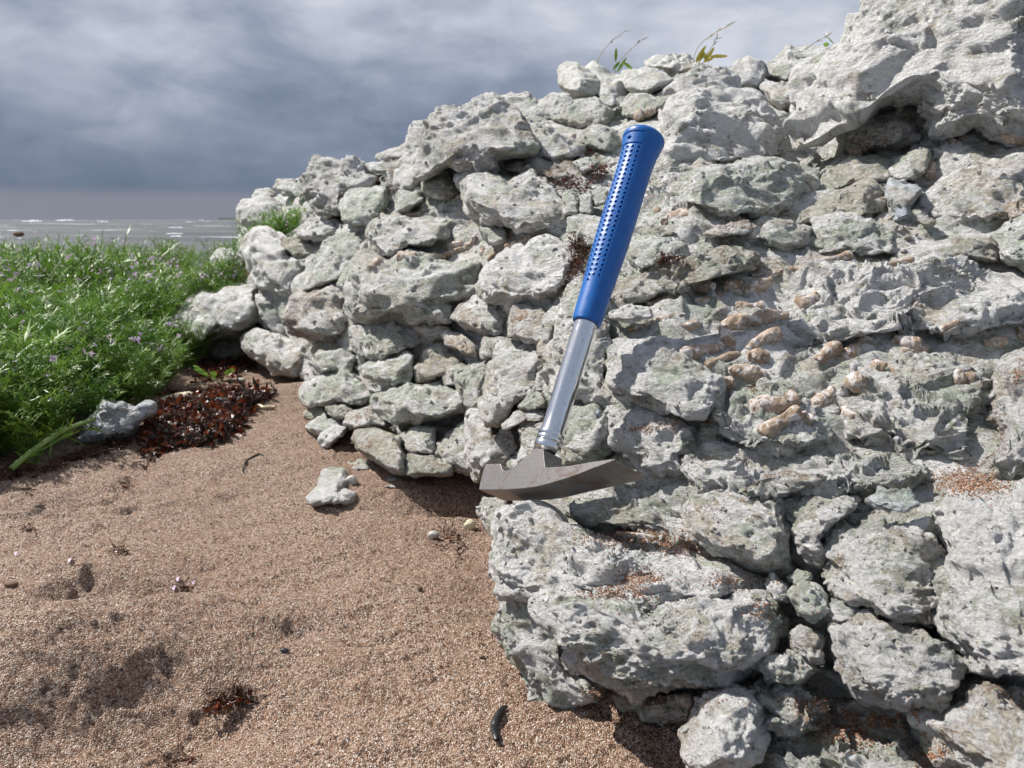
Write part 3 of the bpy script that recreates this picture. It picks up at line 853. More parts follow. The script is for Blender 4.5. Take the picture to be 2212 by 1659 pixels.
 ("flat flake wedged above the brown slanting plank", 4, [(970,430),(1100,435),(1235,450),(1185,545),(1110,540),(1010,482)], dict(m=D_)),
 ("small tan cube shaped stone beside the round shouldered block", 4, [(1178,780),(1195,705),(1290,680),(1335,705),(1262,825),(1190,822)], dict(m=B_, e=.5)),
 ("wide grey green block with an undercut above the foot crack", 4, [(747,885),(830,868),(960,795),(1100,808),(1200,838),(1300,880),(1310,980),(1200,1035),(1000,1045),(870,1065),(810,1030),(765,960)], dict(m=G_, dz=-.05)),
 ("brown log shaped stone at the wall foot", 4, [(560,1050),(600,980),(740,948),(820,1000),(850,1070),(720,1085),(590,1095)], dict(m=B_, dz=-.02)),
 ("dark plank shaped foot stone left of the vertical crack", 4, [(622,1150),(640,1103),(760,1098),(900,1140),(942,1230),(942,1370),(860,1352),(740,1275),(640,1212)], dict(m=D_, dz=-.06, e=.55)),
 ("dark foot stone right of the vertical crack", 4, [(950,1245),(1100,1262),(1230,1320),(1225,1378),(1020,1382),(952,1370)], dict(m=D_, dz=-.04, e=.55)),
 ("chipped lumpy stone above the vertical crack at the wall foot", 4, [(915,1130),(1000,1078),(1130,1078),(1140,1180),(1120,1252),(965,1245),(915,1190)], dict(m=G_, dz=-.04)),
 ("crumbly foot stone in the shade left of the hammer poll", 4, [(1130,1190),(1200,1100),(1320,1060),(1360,1200),(1365,1375),(1275,1355),(1180,1312),(1140,1250)], dict(m=G_, dz=-.02)),
 ("round shouldered block left of the chrome tube", 4, [(1460,700),(1500,600),(1600,532),(1740,538),(1812,560),(1822,700),(1855,840),(1760,870),(1660,910),(1600,960),(1565,1040),(1460,1062),(1405,950),(1460,820)], dict(m=L_, dz=-.03)),
 ("greenish buttress left of the round shouldered block", 4, [(1252,760),(1340,680),(1475,648),(1465,760),(1430,850),(1410,950),(1345,1005),(1290,885)], dict(m=G_, dz=-.01)),
 ("small green cap stone between the brown plank and the round shouldered block", 4, [(1405,620),(1430,510),(1570,525),(1500,640),(1430,660)], dict(m=G_, e=.55)),
 ("tall pale block directly behind the poll of the hammer head", 4, [(1318,1100),(1340,1000),(1420,960),(1500,1080),(1600,1050),(1660,1090),(1680,1200),(1620,1280),(1500,1310),(1425,1350),(1395,1415),(1330,1300)], dict(m=W_, dz=-.01)),
 ("narrow upright stone between the poll notch and the ferrule", 4, [(1650,1090),(1720,1055),(1800,1050),(1790,1180),(1720,1290),(1640,1290),(1670,1190)], dict(m=L_)),
 ("curled tan flake in the crack left of the chrome tube", 4, [(1545,1060),(1610,1010),(1640,975),(1760,960),(1830,1010),(1800,1045),(1690,1030),(1600,1080),(1560,1095)], dict(m=B_, dz=-.02)),
 ("crumbly stone above the curled tan flake beside the chrome tube", 4, [(1640,950),(1720,868),(1800,865),(1840,900),(1825,960),(1700,975)], dict(m=G_)),
 # behind and right of the hammer
 ("tall pale slab directly behind the chrome tube", 0, [(1180,800),(1190,720),(1225,640),(1250,600),(1310,640),(1320,740),(1325,880),(1270,870),(1215,880),(1185,850)], dict(m=L_, dz=.0, e=.6)),
 ("square pale block right of the chrome tube", 5, [(245,860),(245,680),(330,642),(500,650),(620,730),(765,800),(762,960),(700,1022),(520,1012),(400,955),(300,900)], dict(m=W_, dz=-.01, e=.6)),
 ("green fractured face behind the ferrule of the hammer", 0, [(1205,950),(1235,890),(1290,880),(1310,915),(1330,970),(1290,1010),(1215,1005)], dict(m=G_, e=.6)),
 ("triangular split stone right of the ferrule", 0, [(1215,965),(1305,895),(1315,940),(1300,975),(1250,1000)], dict(m=G_, dz=-.008, e=.6)),
 ("thick white lipped slab above the chisel end of the hammer", 5, [(188,1040),(205,985),(245,958),(350,968),(470,1010),(660,1060),(700,1130),(680,1190),(612,1215),(620,1290),(500,1312),(400,1272),(290,1180),(210,1120)], dict(m=W_, dz=-.0, sh=.1)),
 ("large swirled white hump right of the grip end", 3, [(500,520),(600,460),(760,428),(900,440),(1030,540),(1172,620),(1168,700),(1130,745),(960,762),(830,782),(640,830),(560,900),(540,985),(480,965),(455,870),(420,700)], dict(m=W_, dz=-.0)),
 ("grey green block right of the grip with brown flecks", 3, [(553,970),(600,860),(700,800),(850,768),(1050,770),(1235,820),(1245,930),(1150,1000),(1080,1045),(980,1052),(900,1022),(820,1032),(730,1082),(650,1010)], dict(m=G_, dz=-.02)),
 ("huge white boulder filling the top right corner", 3, [(1143,420),(1170,340),(1290,268),(1390,140),(1500,20),(1620,-140),(2000,-220),(2400,-160),(2400,400),(2330,580),(2120,642),(2000,602),(1880,640),(1780,650),(1730,560),(1700,490),(1570,500),(1450,520),(1330,580),(1250,690),(1175,740),(1160,600)], dict(m=W_, dz=-.05, thick=.75, sh=.0)),
 ("rough dark veined lump under the huge white boulder", 3, [(1318,600),(1400,525),(1560,498),(1690,490),(1735,560),(1725,650),(1640,700),(1490,712),(1440,742),(1360,700)], dict(m=B_, dz=-.0)),
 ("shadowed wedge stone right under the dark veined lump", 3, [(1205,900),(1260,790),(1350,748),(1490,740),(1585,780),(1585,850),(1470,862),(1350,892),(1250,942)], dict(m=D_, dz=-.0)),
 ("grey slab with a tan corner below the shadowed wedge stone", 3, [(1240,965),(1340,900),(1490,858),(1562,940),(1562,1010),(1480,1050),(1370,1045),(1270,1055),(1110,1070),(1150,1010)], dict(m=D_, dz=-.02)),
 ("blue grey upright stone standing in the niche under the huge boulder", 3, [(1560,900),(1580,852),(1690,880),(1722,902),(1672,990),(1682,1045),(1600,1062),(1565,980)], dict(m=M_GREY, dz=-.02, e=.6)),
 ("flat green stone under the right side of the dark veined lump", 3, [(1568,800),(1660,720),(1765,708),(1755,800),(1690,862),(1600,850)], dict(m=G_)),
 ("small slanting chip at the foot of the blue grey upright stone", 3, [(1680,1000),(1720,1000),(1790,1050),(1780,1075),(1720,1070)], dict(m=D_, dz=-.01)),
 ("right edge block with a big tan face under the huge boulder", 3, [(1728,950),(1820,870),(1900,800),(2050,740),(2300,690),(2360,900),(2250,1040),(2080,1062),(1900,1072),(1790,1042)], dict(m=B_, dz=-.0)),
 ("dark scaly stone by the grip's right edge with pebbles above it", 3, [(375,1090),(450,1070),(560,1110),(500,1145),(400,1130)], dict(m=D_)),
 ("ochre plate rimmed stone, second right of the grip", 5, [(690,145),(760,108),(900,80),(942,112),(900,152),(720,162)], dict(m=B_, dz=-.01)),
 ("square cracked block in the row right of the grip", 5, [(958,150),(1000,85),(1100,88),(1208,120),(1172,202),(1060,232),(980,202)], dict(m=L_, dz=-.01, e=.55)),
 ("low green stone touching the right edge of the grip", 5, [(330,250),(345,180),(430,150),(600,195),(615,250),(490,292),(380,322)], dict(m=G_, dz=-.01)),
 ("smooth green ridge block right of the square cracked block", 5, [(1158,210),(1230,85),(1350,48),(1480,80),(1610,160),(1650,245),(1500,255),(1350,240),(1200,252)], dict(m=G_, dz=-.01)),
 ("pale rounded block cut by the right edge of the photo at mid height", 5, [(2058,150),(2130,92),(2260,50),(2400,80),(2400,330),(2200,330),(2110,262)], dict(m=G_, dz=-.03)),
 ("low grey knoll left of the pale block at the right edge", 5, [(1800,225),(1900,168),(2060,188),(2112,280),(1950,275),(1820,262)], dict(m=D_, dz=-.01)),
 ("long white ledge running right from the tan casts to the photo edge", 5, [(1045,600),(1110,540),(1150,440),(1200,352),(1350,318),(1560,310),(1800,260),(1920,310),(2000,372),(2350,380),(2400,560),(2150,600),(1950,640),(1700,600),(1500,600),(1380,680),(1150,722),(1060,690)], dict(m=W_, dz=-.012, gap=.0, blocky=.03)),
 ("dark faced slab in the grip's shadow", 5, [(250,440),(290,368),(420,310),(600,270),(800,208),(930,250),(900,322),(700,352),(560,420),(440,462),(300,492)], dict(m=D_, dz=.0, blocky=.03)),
 ("small pale stone right under the grip's shadow", 5, [(240,525),(330,480),(430,500),(445,545),(350,562),(250,552)], dict(m=L_, dz=-.01)),
 ("green humped mass below the fossil rich band at right", 5, [(740,1000),(800,900),(960,850),(1080,880),(1300,960),(1350,1100),(1250,1180),(1000,1180),(880,1170),(770,1080)], dict(m=G_, dz=-.0, blocky=.024)),
 ("big rounded face right of the broken tan casts", 5, [(1300,1080),(1330,900),(1420,760),(1640,780),(1980,760),(2080,900),(2060,1120),(1980,1240),(1800,1262),(1650,1215),(1500,1180)], dict(m=L_, dz=-.0, blocky=.03)),
 ("brown toned wall face at the right edge above the long crack", 5, [(2050,1100),(2060,900),(2080,740),(2400,600),(2400,1300),(2200,1330),(2000,1290)], dict(m=B_, dz=-.02)),
 # foreground right
 ("greenish back block directly under the chisel end", 6, [(400,120),(430,75),(560,45),(720,20),(880,5),(912,120),(885,200),(800,180),(680,195),(560,182),(440,160)], dict(m=G_, dz=.02)),
 ("front ledge shelf carrying the hammer head", 6, [(145,270),(158,150),(230,80),(340,88),(430,165),(640,228),(860,280),(1000,308),(1185,350),(1215,430),(1100,480),(900,500),(750,540),(560,520),(400,480),(300,460),(215,430),(180,370)], dict(m=W_, dz=-.0, sh=.1, thick=.85)),
 ("bulging rounded block right below the hammer shelf", 6, [(345,500),(380,405),(560,440),(740,515),(900,455),(1190,440),(1235,560),(1195,700),(1080,762),(860,802),(680,812),(560,785),(450,705),(425,620)], dict(m=L_, dz=-.015, sh=.0, thick=1.1)),
 ("leaning green slab half sunk in the sand at the lower left of the ledge", 6, [(143,570),(180,480),(240,445),(330,500),(410,560),(440,680),(500,740),(580,800),(600,860),(480,905),(400,962),(340,952),(290,850),(230,710),(170,630)], dict(m=G_, dz=.01)),
 ("tall pale block under the long thin crack, right of the hammer shelf", 6, [(905,110),(930,35),(1080,28),(1262,60),(1282,200),(1300,290),(1285,335),(1220,342),(1090,292),(980,262),(915,200)], dict(m=L_, dz=-.02)),
 ("narrow cracked block beside the long thin crack", 6, [(1268,75),(1340,40),(1440,48),(1565,40),(1600,62),(1500,142),(1440,182),(1420,260),(1445,345),(1370,332),(1310,285),(1290,180)], dict(m=L_, dz=-.01)),
 ("wide crumpled block in the lower right", 6, [(1418,205),(1500,140),(1650,115),(1870,95),(1940,250),(1900,400),(1850,560),(1700,575),(1580,532),(1480,435),(1430,335)], dict(m=L_, dz=-.02)),
 ("large bright block cut by the lower right edge of the photo", 6, [(1868,125),(1950,62),(2100,38),(2400,20),(2400,800),(2230,800),(2100,765),(2000,685),(1890,590),(1845,410),(1890,250)], dict(m=W_, dz=-.03)),
 ("loose blue white chip lying on the ledge at right", 6, [(1598,72),(1650,20),(1770,22),(1805,90),(1745,115),(1640,98)], dict(m=M_GREY, dz=-.035, thick=.5, e=.6)),
 ("cube like green rubble stone in the gully of the lower right", 6, [(1290,432),(1330,393),(1400,388),(1442,440),(1432,520),(1390,542),(1330,512)], dict(m=G_, dz=-.03, e=.6)),
 ("smooth green lump right of the cube like rubble stone", 6, [(1435,475),(1480,455),(1560,488),(1595,540),(1500,562),(1440,542)], dict(m=G_, dz=-.025)),
 ("small rubble stone above the cube like rubble stone", 6, [(1285,370),(1330,338),(1375,360),(1370,395),(1310,400)], dict(m=G_, dz=-.02)),
 ("flat rubble stone left of the cube like rubble stone", 6, [(1200,400),(1230,350),(1290,400),(1295,470),(1240,460)], dict(m=G_, dz=-.015)),
 ("overhanging slab with a deep shaded face in the lower right", 6, [(1433,640),(1450,568),(1580,530),(1760,568),(1900,650),(2012,712),(1955,765),(1910,860),(1780,892),(1650,872),(1560,852),(1480,760)], dict(m=L_, dz=-.035, sh=-.12)),
 ("blurry corner block at the bottom right of the photo", 6, [(1740,885),(1900,840),(2050,762),(2250,800),(2400,850),(2400,1300),(2100,1180),(1900,1080),(1815,990)], dict(m=L_, dz=-.03)),
 ("egg shaped white and brown stone at the bottom edge", 6, [(888,970),(908,900),(960,822),(1050,793),(1140,828),(1192,885),(1205,1000),(1150,1090),(1085,1160),(930,1160),(890,1060)], dict(m=W_, dz=-.035, e=.95, rough=.7)),
 ("brown stained wedge stone below the gully rubble", 6, [(1295,590),(1340,560),(1425,600),(1432,700),(1380,715),(1310,645)], dict(m=B_, dz=-.02)),
 ("small pale slab resting above the egg shaped stone", 6, [(1175,730),(1200,672),(1300,655),(1395,730),(1340,785),(1220,785)], dict(m=G_, dz=-.02)),
 ("low rubble mound behind the egg shaped stone", 6, [(1090,810),(1180,780),(1330,780),(1430,860),(1420,960),(1300,1010),(1190,960),(1140,840)], dict(m=G_, dz=-.01, blocky=.02)),
 ("flat apron of bedrock along the bottom edge right of the egg shaped stone", 6, [(1130,1010),(1300,960),(1480,950),(1640,980),(1800,1060),(1900,1150),(1900,1300),(1100,1300)], dict(m=G_, dz=-.0, blocky=.025)),
 ("shaded rubble stone at the foot of the bulging block", 6, [(700,880),(760,840),(880,830),(960,850),(930,930),(820,940),(720,930)], dict(m=D_, dz=.03)),
 ("small shaded foot stone between the leaning green slab and the bulging block", 6, [(600,830),(680,810),(780,850),(740,900),(640,900)], dict(m=D_, dz=.04)),
 ("knobbly foot rock under the poll of the hammer head", 6, [(78,110),(100,60),(150,60),(190,75),(170,150),(150,230),(120,190)], dict(m=L_, dz=.03)),
 ("thin bedded step under the tan casts right of the hammer", 5, [(615,1290),(620,1205),(850,1190),(960,1290),(1100,1262),(1300,1300),(1250,1360),(1080,1380),(900,1420),(700,1440),(640,1400)], dict(m=L_, dz=-.01, blocky=.03)),
 ("greenish shelf crossing below the big rounded face", 5, [(1050,1300),(1200,1230),(1500,1205),(1660,1220),(1740,1290),(1600,1350),(1400,1380),(1150,1420),(1060,1400)], dict(m=G_, dz=-.01, blocky=.03)),
 # loose stones on the sand
 ("white split stone with a greenish top lying on the sand beside an oval pebble", 4, [(288,1528),(340,1478),(395,1440),(425,1335),(480,1300),(565,1320),(590,1400),(575,1455),(640,1490),(602,1545),(470,1552),(350,1566)], dict(m=W_, sandy=1, thick=2.0)),
 ("green flat stone peeping from the sand beside the wall foot", 4, [(575,1295),(650,1250),(745,1290),(720,1345),(610,1345)], dict(m=G_, sandy=1)),
 ("small green chip half buried right of the split stone", 4, [(798,1450),(850,1368),(912,1400),(892,1455)], dict(m=G_, sandy=1, flat=.5)),
 ("blue grey stone beside the seaweed heap under the plants", 1, [(425,1440),(440,1350),(500,1290),(560,1210),(640,1225),(740,1240),(800,1212),(858,1215),(855,1290),(770,1340),(700,1400),(560,1430),(470,1440)], dict(m=M_GREY, sandy=1, e=.6, rough=.6)),
]
n_blocks = 0
for i, (lab, tile, poly, kw) in enumerate(BLOCKS):
    kw = dict(kw); m = kw.pop('m'); loose = 'sandy' in kw; flat = kw.pop('flat', 1.0)
    pl = T(tile, poly)
    if kw.pop('sandy', 0):
        kw['lay'] = 'up' if m is M_GREY else True; kw['thick'] = kw.get('thick', .95) * flat; kw['rough'] = .8
    elif M_COBBLE is not m: kw['grow'] = 1.075
    v, f = stone(pl, seed=i + 20, **kw)
    ALLROCK.append((v, f))
    w = np.ptp(v[:, 0])
    nm = ("boulder" if 'boulder' in lab else "limestone_slab" if 'slab' in lab else "limestone_ledge" if ('ledge' in lab.split()[:4] or 'shelf' in lab.split()[:4])
          else "limestone_block" if 'block' in lab else "stone")
    o = centred(nm, v, f, m)
    tag(o, lab, {"boulder": "boulder", "limestone_slab": "rock slab", "limestone_ledge": "rock ledge", "limestone_block": "rock block", "stone": "stone"}[nm])
    n_blocks += 1

# ------------------------------------------------------------------ ray casting on the finished rocks
_off = 0; _vs = []; _fs = []
for v, f in ALLROCK:
    _vs.append(v); _fs.append(f + _off); _off += len(v)
RV = np.concatenate(_vs); RF = np.concatenate(_fs)
BVH = BVHTree.FromPolygons(RV.tolist(), RF.tolist(), epsilon=0.0)
CAMP = Vector((0, 0, H))
def hit(px, py):
    d = Vector(unproj(px, py, 1.0)) - CAMP
    loc, nor, idx, dist = BVH.ray_cast(CAMP, d.normalized(), 6.0)
    if loc is None: return None
    if nor.dot(d) > 0: nor = -nor
    return np.array(loc), np.array(nor), proj(np.array(loc))[2]

# ------------------------------------------------------------------ tan fossil casts set in the bedrock
def tube(pts, rads, nseg=16, caps=True, squash=1.0, nz=0.0, seed=0):
    pts = np.asarray(pts, float); n = len(pts)
    tan = np.gradient(pts, axis=0); tan /= np.linalg.norm(tan, axis=1)[:, None] + 1e-12
    up = np.array([0.0, 0, 1.0])
    if abs(tan[0] @ up) > .9: up = np.array([0.0, 1, 0])
    V = []
    for i in range(n):
        a = np.cross(tan[i], up); a /= np.linalg.norm(a); b = np.cross(a, tan[i])
        th = np.arange(nseg) / nseg * 2 * math.pi
        V.append(pts[i] + rads[i] * (np.cos(th)[:, None] * a + squash * np.sin(th)[:, None] * b))
    V = np.concatenate(V)
    i = np.arange(n - 1)[:, None] * nseg; j = np.arange(nseg)[None]; j2 = (j + 1) % nseg
    Fq = np.stack([(i + j).ravel(), (i + j2).ravel(), (i + nseg + j2).ravel(), (i + nseg + j).ravel()], 1)
    if caps:
        V = np.concatenate([V, pts[:1], pts[-1:]])
        c0, c1 = n * nseg, n * nseg + 1
        j = np.arange(nseg); j2 = (j + 1) % nseg
        z = np.stack([np.full(nseg, c0), j2, j, j], 1)[:, :3]
        z2 = np.stack([np.full(nseg, c1), (n - 1) * nseg + j, (n - 1) * nseg + j2], 1)
        return V, Fq, np.concatenate([z, z2])
    return V, Fq, np.zeros((0, 3), int)

BUR = [  # tile, x0, y0, x1, y1, radius
 (5,450,482,612,432,26),(5,660,470,762,440,22),(5,640,402,722,412,36),(5,850,490,955,490,26),(5,800,590,930,572,44),(5,930,572,1065,548,42),
 (5,785,600,830,705,32),(5,920,690,1035,628,33),(5,905,735,985,742,42),(5,600,722,765,688,38),(5,720,772,842,730,22),(5,820,805,950,832,40),
 (5,770,850,822,850,30),(5,932,962,1105,928,54),(5,990,1092,1125,1005,42),(5,1150,1010,1185,1035,38),(5,1190,975,1295,895,40),(5,1245,745,1320,690,36),
 (5,1340,740,1450,650,38),(5,1600,650,1690,680,45),(5,1385,850,1445,845,50),(5,1500,770,1610,800,40),(5,1345,995,1405,1012,36),(5,1145,490,1220,445,40),
 (5,920,410,1000,375,34),(5,930,345,1050,325,20),(5,1060,322,1175,308,15),(5,1420,305,1650,272,15),(5,1225,290,1365,252,28),(5,790,402,860,398,38),
 (5,890,430,900,400,20),(5,340,600,440,568,24),(5,480,552,585,535,15),(5,540,585,650,572,24),(5,1880,838,1950,838,46),(5,2025,670,2115,655,34),
 (5,525,65,605,60,38),(5,462,32,475,38,24),(5,500,85,510,95,32),(5,770,190,800,188,28),(5,1820,605,1890,570,20),(5,1640,700,1740,690,22),(5,1150,460,1160,440,34),(5,1690,480,1710,490,30),(5,2180,600,2200,640,22),
 (2,1590,1215,1765,1145,24),(2,1465,1290,1560,1190,24),(2,1325,1225,1375,1165,30),(2,1085,1288,1180,1282,20),(2,1185,1290,1300,1240,20),
 (2,905,1275,1000,1272,32),(2,1210,1222,1290,1200,28),(2,740,1345,785,1305,28),(2,960,1012,1085,992,16),(2,1420,1262,1430,1235,18),(2,1600,1150,1615,1160,20),
 (3,370,555,400,545,26),(3,420,530,450,525,22),(3,470,520,480,530,20),(3,1400,720,1430,722,30),(3,1775,780,1775,850,24),(3,2120,640,2200,670,28),(3,1870,680,1920,660,22),
 (6,860,850,900,860,30),(6,640,200,760,215,12)]
for k, (t, x0, y0, x1, y1, r) in enumerate(BUR):
    (a, b) = T(t, [(x0, y0), (x1, y1)])
    rp = r * TILE[t][2] / 1.8228
    mid = (a + b) / 2; a, b = mid + (a - mid) * 1.3, mid + (b - mid) * 1.3; rp = min(rp, .42 * np.linalg.norm(b - a) + .35 * rp)
    hs = [hit(*(a + (b - a) * s)) for s in (.1, .5, .9)]
    if any(h is None for h in hs): continue
    dd = np.array([h[2] for h in hs]); dm = np.median(dd)
    R = rp * dm / F
    dd = np.clip(dd, dm - 1.2 * R, dm + 1.2 * R)
    rs = np.random.RandomState(900 + k)
    n = 22; s = np.linspace(0, 1, n)
    dln = np.interp(s, [.1, .5, .9], dd) + R * .26
    bend = (rs.rand() - .5) * .9
    nrm = np.array([-(b - a)[1], (b - a)[0]])
    P2 = a[None] + (b - a)[None] * s[:, None] + nrm[None] * (bend * s * (1 - s))[:, None]
    P3 = unproj(P2[:, 0], P2[:, 1], dln)
    fat = 1 + .20 * np.sin(s * (4 + 4 * rs.rand()) + rs.rand() * 6) * 1.0
    ends = np.clip(np.minimum(s, 1 - s) * n / 1.6, 0, 1) ** .45
    V, Fq, Ft = tube(P3, R * .90 * fat * (.86 + .14 * ends), 24)
    V = V + (fbm(V / (R * .8), 4, .6, 77) * R * .26)[:, None] * np.array([.3, -.8, .4])
    centred("fossil_cast", V, [Fq, Ft], M_BUR, parent=OUT)

# crumbs and chips lodged in the cracks of the bedrock
rs = np.random.RandomState(5)
vs = []; fs = []; off = 0
P0, F0 = cubesphere(4)
zone = [(1100, 1010), (1060, 600), (1200, 300), (1500, 200), (1740, 250), (1760, 420), (2212, 420), (2212, 1659), (1500, 1640), (1300, 1450), (1200, 1200)]
from mathutils.geometry import intersect_point_tri_2d
def inpoly(x, y, poly):
    c = False; n = len(poly)
    for i in range(n):
        x1, y1 = poly[i]; x2, y2 = poly[(i + 1) % n]
        if (y1 > y) != (y2 > y) and x < (x2 - x1) * (y - y1) / (y2 - y1) + x1: c = not c
    return c
cnt = 0
while cnt < 1500:
    x, y = rs.uniform(640, 2240), rs.uniform(180, 1640)
    if perlin(np.array([[x / 90, y / 60, 0]]), 91)[0] < -.05: continue
    h = hit(x, y)
    if h is None or h[1][2] < -.1: continue
    r = (rs.gamma(2.0, 1.3) + 1.5) * h[2] / F
    r = min(r, 11 * h[2] / F)
    A = rs.normal(size=(3, 3)); Q, _ = np.linalg.qr(A)
    v = P0.copy()
    for _k in range(4):
        nn = rs.normal(size=3); nn /= np.linalg.norm(nn)
        ex = v @ nn - .55; v -= nn * np.maximum(ex, 0)[:, None]
    v = (v * np.array([1.2, .9, .6])) @ Q * r + h[0] + h[1] * r * .15
    vs.append(v); fs.append(F0 + off); off += len(v); cnt += 1
me = mesh_from("rubble", np.concatenate(vs) - np.array(OUT.location), np.concatenate(fs), M_LIME, smooth=False)
tag(link("rubble", me, OUT), kind='stuff')
# ------------------------------------------------------------------ the hammer
# axes in view space (right, up, towards the viewer), then in the world
def V2W(v): return np.array([v[0], v[1] * SP - v[2] * CP, v[1] * CP + v[2] * SP])
hv = np.array([.277, .917, -.289]); hv /= np.linalg.norm(hv)
tv = np.array([.685, -.400, -.610]); tv -= hv * (tv @ hv); tv /= np.linalg.norm(tv)
lv = -np.cross(hv, tv)
AL, AH, AT = V2W(lv), V2W(hv), V2W(tv)          # length of head, up the handle, away through the head
D0 = .60
_a = T(8, [(830, 700)])[0]
O0 = unproj(_a[0], _a[1], D0)                    # a point on the near cheek at the crown edge
def cheek(tile, pts):
    """photo points -> (l,h) on the near cheek plane"""
    out = []
    for p in T(tile, pts):
        d = unproj(p[0], p[1], 1.0) - np.array([0, 0, H])
        s = ((O0 - np.array([0, 0, H])) @ AT) / (d @ AT)
        q = np.array([0, 0, H]) + d * s - O0
        out.append((q @ AL, q @ AH))
    return np.array(out)
TH = .0300
HO = O0 + AT * TH / 2
ham = bpy.data.objects.new("geologist_hammer", None); COL.objects.link(ham)
ham.location = tuple(HO)
ham.rotation_euler = Matrix(np.stack([AL, AT, AH], 1).tolist()).to_euler()
tag(ham, "geologist hammer with blue perforated grip, chrome tube and dark steel head leaning on the rocks", "hammer")
# in the hammer's own axes: x along the head, y away through it, z up the handle

def loop_curve(pts, m=6):
    return pts
# near cheek outline: crown edge left to right, chisel tip, then back along the top
CR = [(135, 722), (300, 722), (500, 716), (660, 704), (800, 684), (900, 660), (1000, 632), (1150, 588), (1300, 538), (1440, 484), (1580, 436), (1700, 388)]
TP = [(1700, 380), (1600, 390), (1450, 408), (1300, 430), (1150, 452), (1020, 462), (893, 468), (880, 420), (866, 360), (856, 300), (852, 246), (765, 238), (728, 262), (690, 300), (645, 352), (600, 400), (560, 438), (530, 470), (495, 492), (440, 508), (402, 492), (378, 424), (300, 424), (215, 430), (190, 480), (165, 570), (145, 650)]
cr = cheek(8, CR); tp = cheek(8, TP)
outl = np.concatenate([cr, tp])
# build cheeks as a filled outline and the wall between them, bevelled
import bmesh
bm = bmesh.new()
lmax = outl[:, 0].max()
hneck = cheek(8, [(860, 300)])[0][1]; hbase = cheek(8, [(890, 470)])[0][1]
def flare(l, h):
    t = sstep(np.array([l]), .015, lmax)[0]
    k = sstep(np.array([h]), hbase, hneck)[0] if l < .03 else 0
    return -TH / 2 - .0015 * t + .002 * k, TH / 2 + .0080 * t - .005 * k
lo = []; hi = []
for l, h in outl:
    a, b = flare(l, h)
    lo.append(bm.verts.new((l, a, h))); hi.append(bm.verts.new((l, b, h)))
bm.faces.new(lo); bm.faces.new(hi[::-1])
n = len(lo)
for i in range(n):
    j = (i + 1) % n
    bm.faces.new((lo[i], hi[i], hi[j], lo[j]))
bmesh.ops.recalc_face_normals(bm, faces=bm.faces[:])
me = bpy.data.meshes.new("head"); bm.to_mesh(me); bm.free()
me.materials.append(M_STEEL)
ho = link("head", me, ham)
bv = ho.modifiers.new("edges", 'BEVEL'); bv.width = .0009; bv.segments = 2; bv.limit_method = 'ANGLE'; bv.angle_limit = math.radians(38)
wn = ho.modifiers.new("normals", 'WEIGHTED_NORMAL')
for p in me.polygons: p.use_smooth = True

# the handle axis in (x,z): from the ferrule's lower centre to the grip end
def axis_pt(tile, p):
    """photo point -> (l,h) on the mid plane"""
    q = T(tile, [p])[0]
    d = unproj(q[0], q[1], 1.0) - np.array([0, 0, H])
    s = ((HO - np.array([0, 0, H])) @ AT) / (d @ AT)
    w = np.array([0, 0, H]) + d * s - HO
    return np.array([w @ AL, w @ AH])
f0 = axis_pt(8, (918, 240)); f1 = axis_pt(0, (1391, 300))
g0 = axis_pt(0, (1269, 699))
ax = f1 - f0; LEN = np.linalg.norm(ax); ax /= LEN
GST = (g0 - f0) @ ax
def lathe_at(prof, nseg, disp=None, oval=1.0):
    """prof: (distance up the handle, radius); returns verts, quads in hammer axes"""
    prof = np.asarray(prof, float); m = len(prof)
    th = np.arange(nseg) / nseg * 2 * math.pi
    S, TT = np.meshgrid(prof[:, 0], th, indexing='ij')
    Rr = np.repeat(prof[:, 1][:, None], nseg, 1)
    if disp is not None: Rr = Rr + disp(S, TT)
    # angle 0 points out of the near cheek
    side = np.array([ax[1], -ax[0]])
    x = f0[0] + ax[0] * S + side[0] * Rr * np.sin(TT) * oval
    z = f0[1] + ax[1] * S + side[1] * Rr * np.sin(TT) * oval
    y = -Rr * np.cos(TT)
    V = np.stack([x.ravel(), y.ravel(), z.ravel()], 1)
    i = np.arange(m - 1)[:, None] * nseg; j = np.arange(nseg)[None]; j2 = (j + 1) % nseg
    Fq = np.stack([(i + j).ravel(), (i + j2).ravel(), (i + nseg + j2).ravel(), (i + nseg + j).ravel()], 1)
    return V, Fq
rt = .0096 * 1.0
RF_, RT_ = .0113, .0098
prof = [(-.0035, .0080), (-.0012, RF_ - .0004), (0, RF_), (.0040, RF_ + .0001), (.0043, RF_ - .0003), (.0048, RF_ - .0003), (.0051, RF_ + .0001), (.0088, RF_),
        (.0091, RF_ - .0003), (.0096, RF_ - .0003), (.0099, RF_), (.0132, RF_ - .0002), (.0140, RF_ - .0009), (.0150, RT_ + .0002), (.03, RT_), (GST * .6, RT_ + .0002), (GST + .012, RT_ + .0003)]
V, Fq = lathe_at(prof, 96)
me = mesh_from("chrome_tube", V, Fq, M_CHROME)
link("chrome_tube", me, ham)
# seam running down the shaded side of the tube is part of the pitted metal

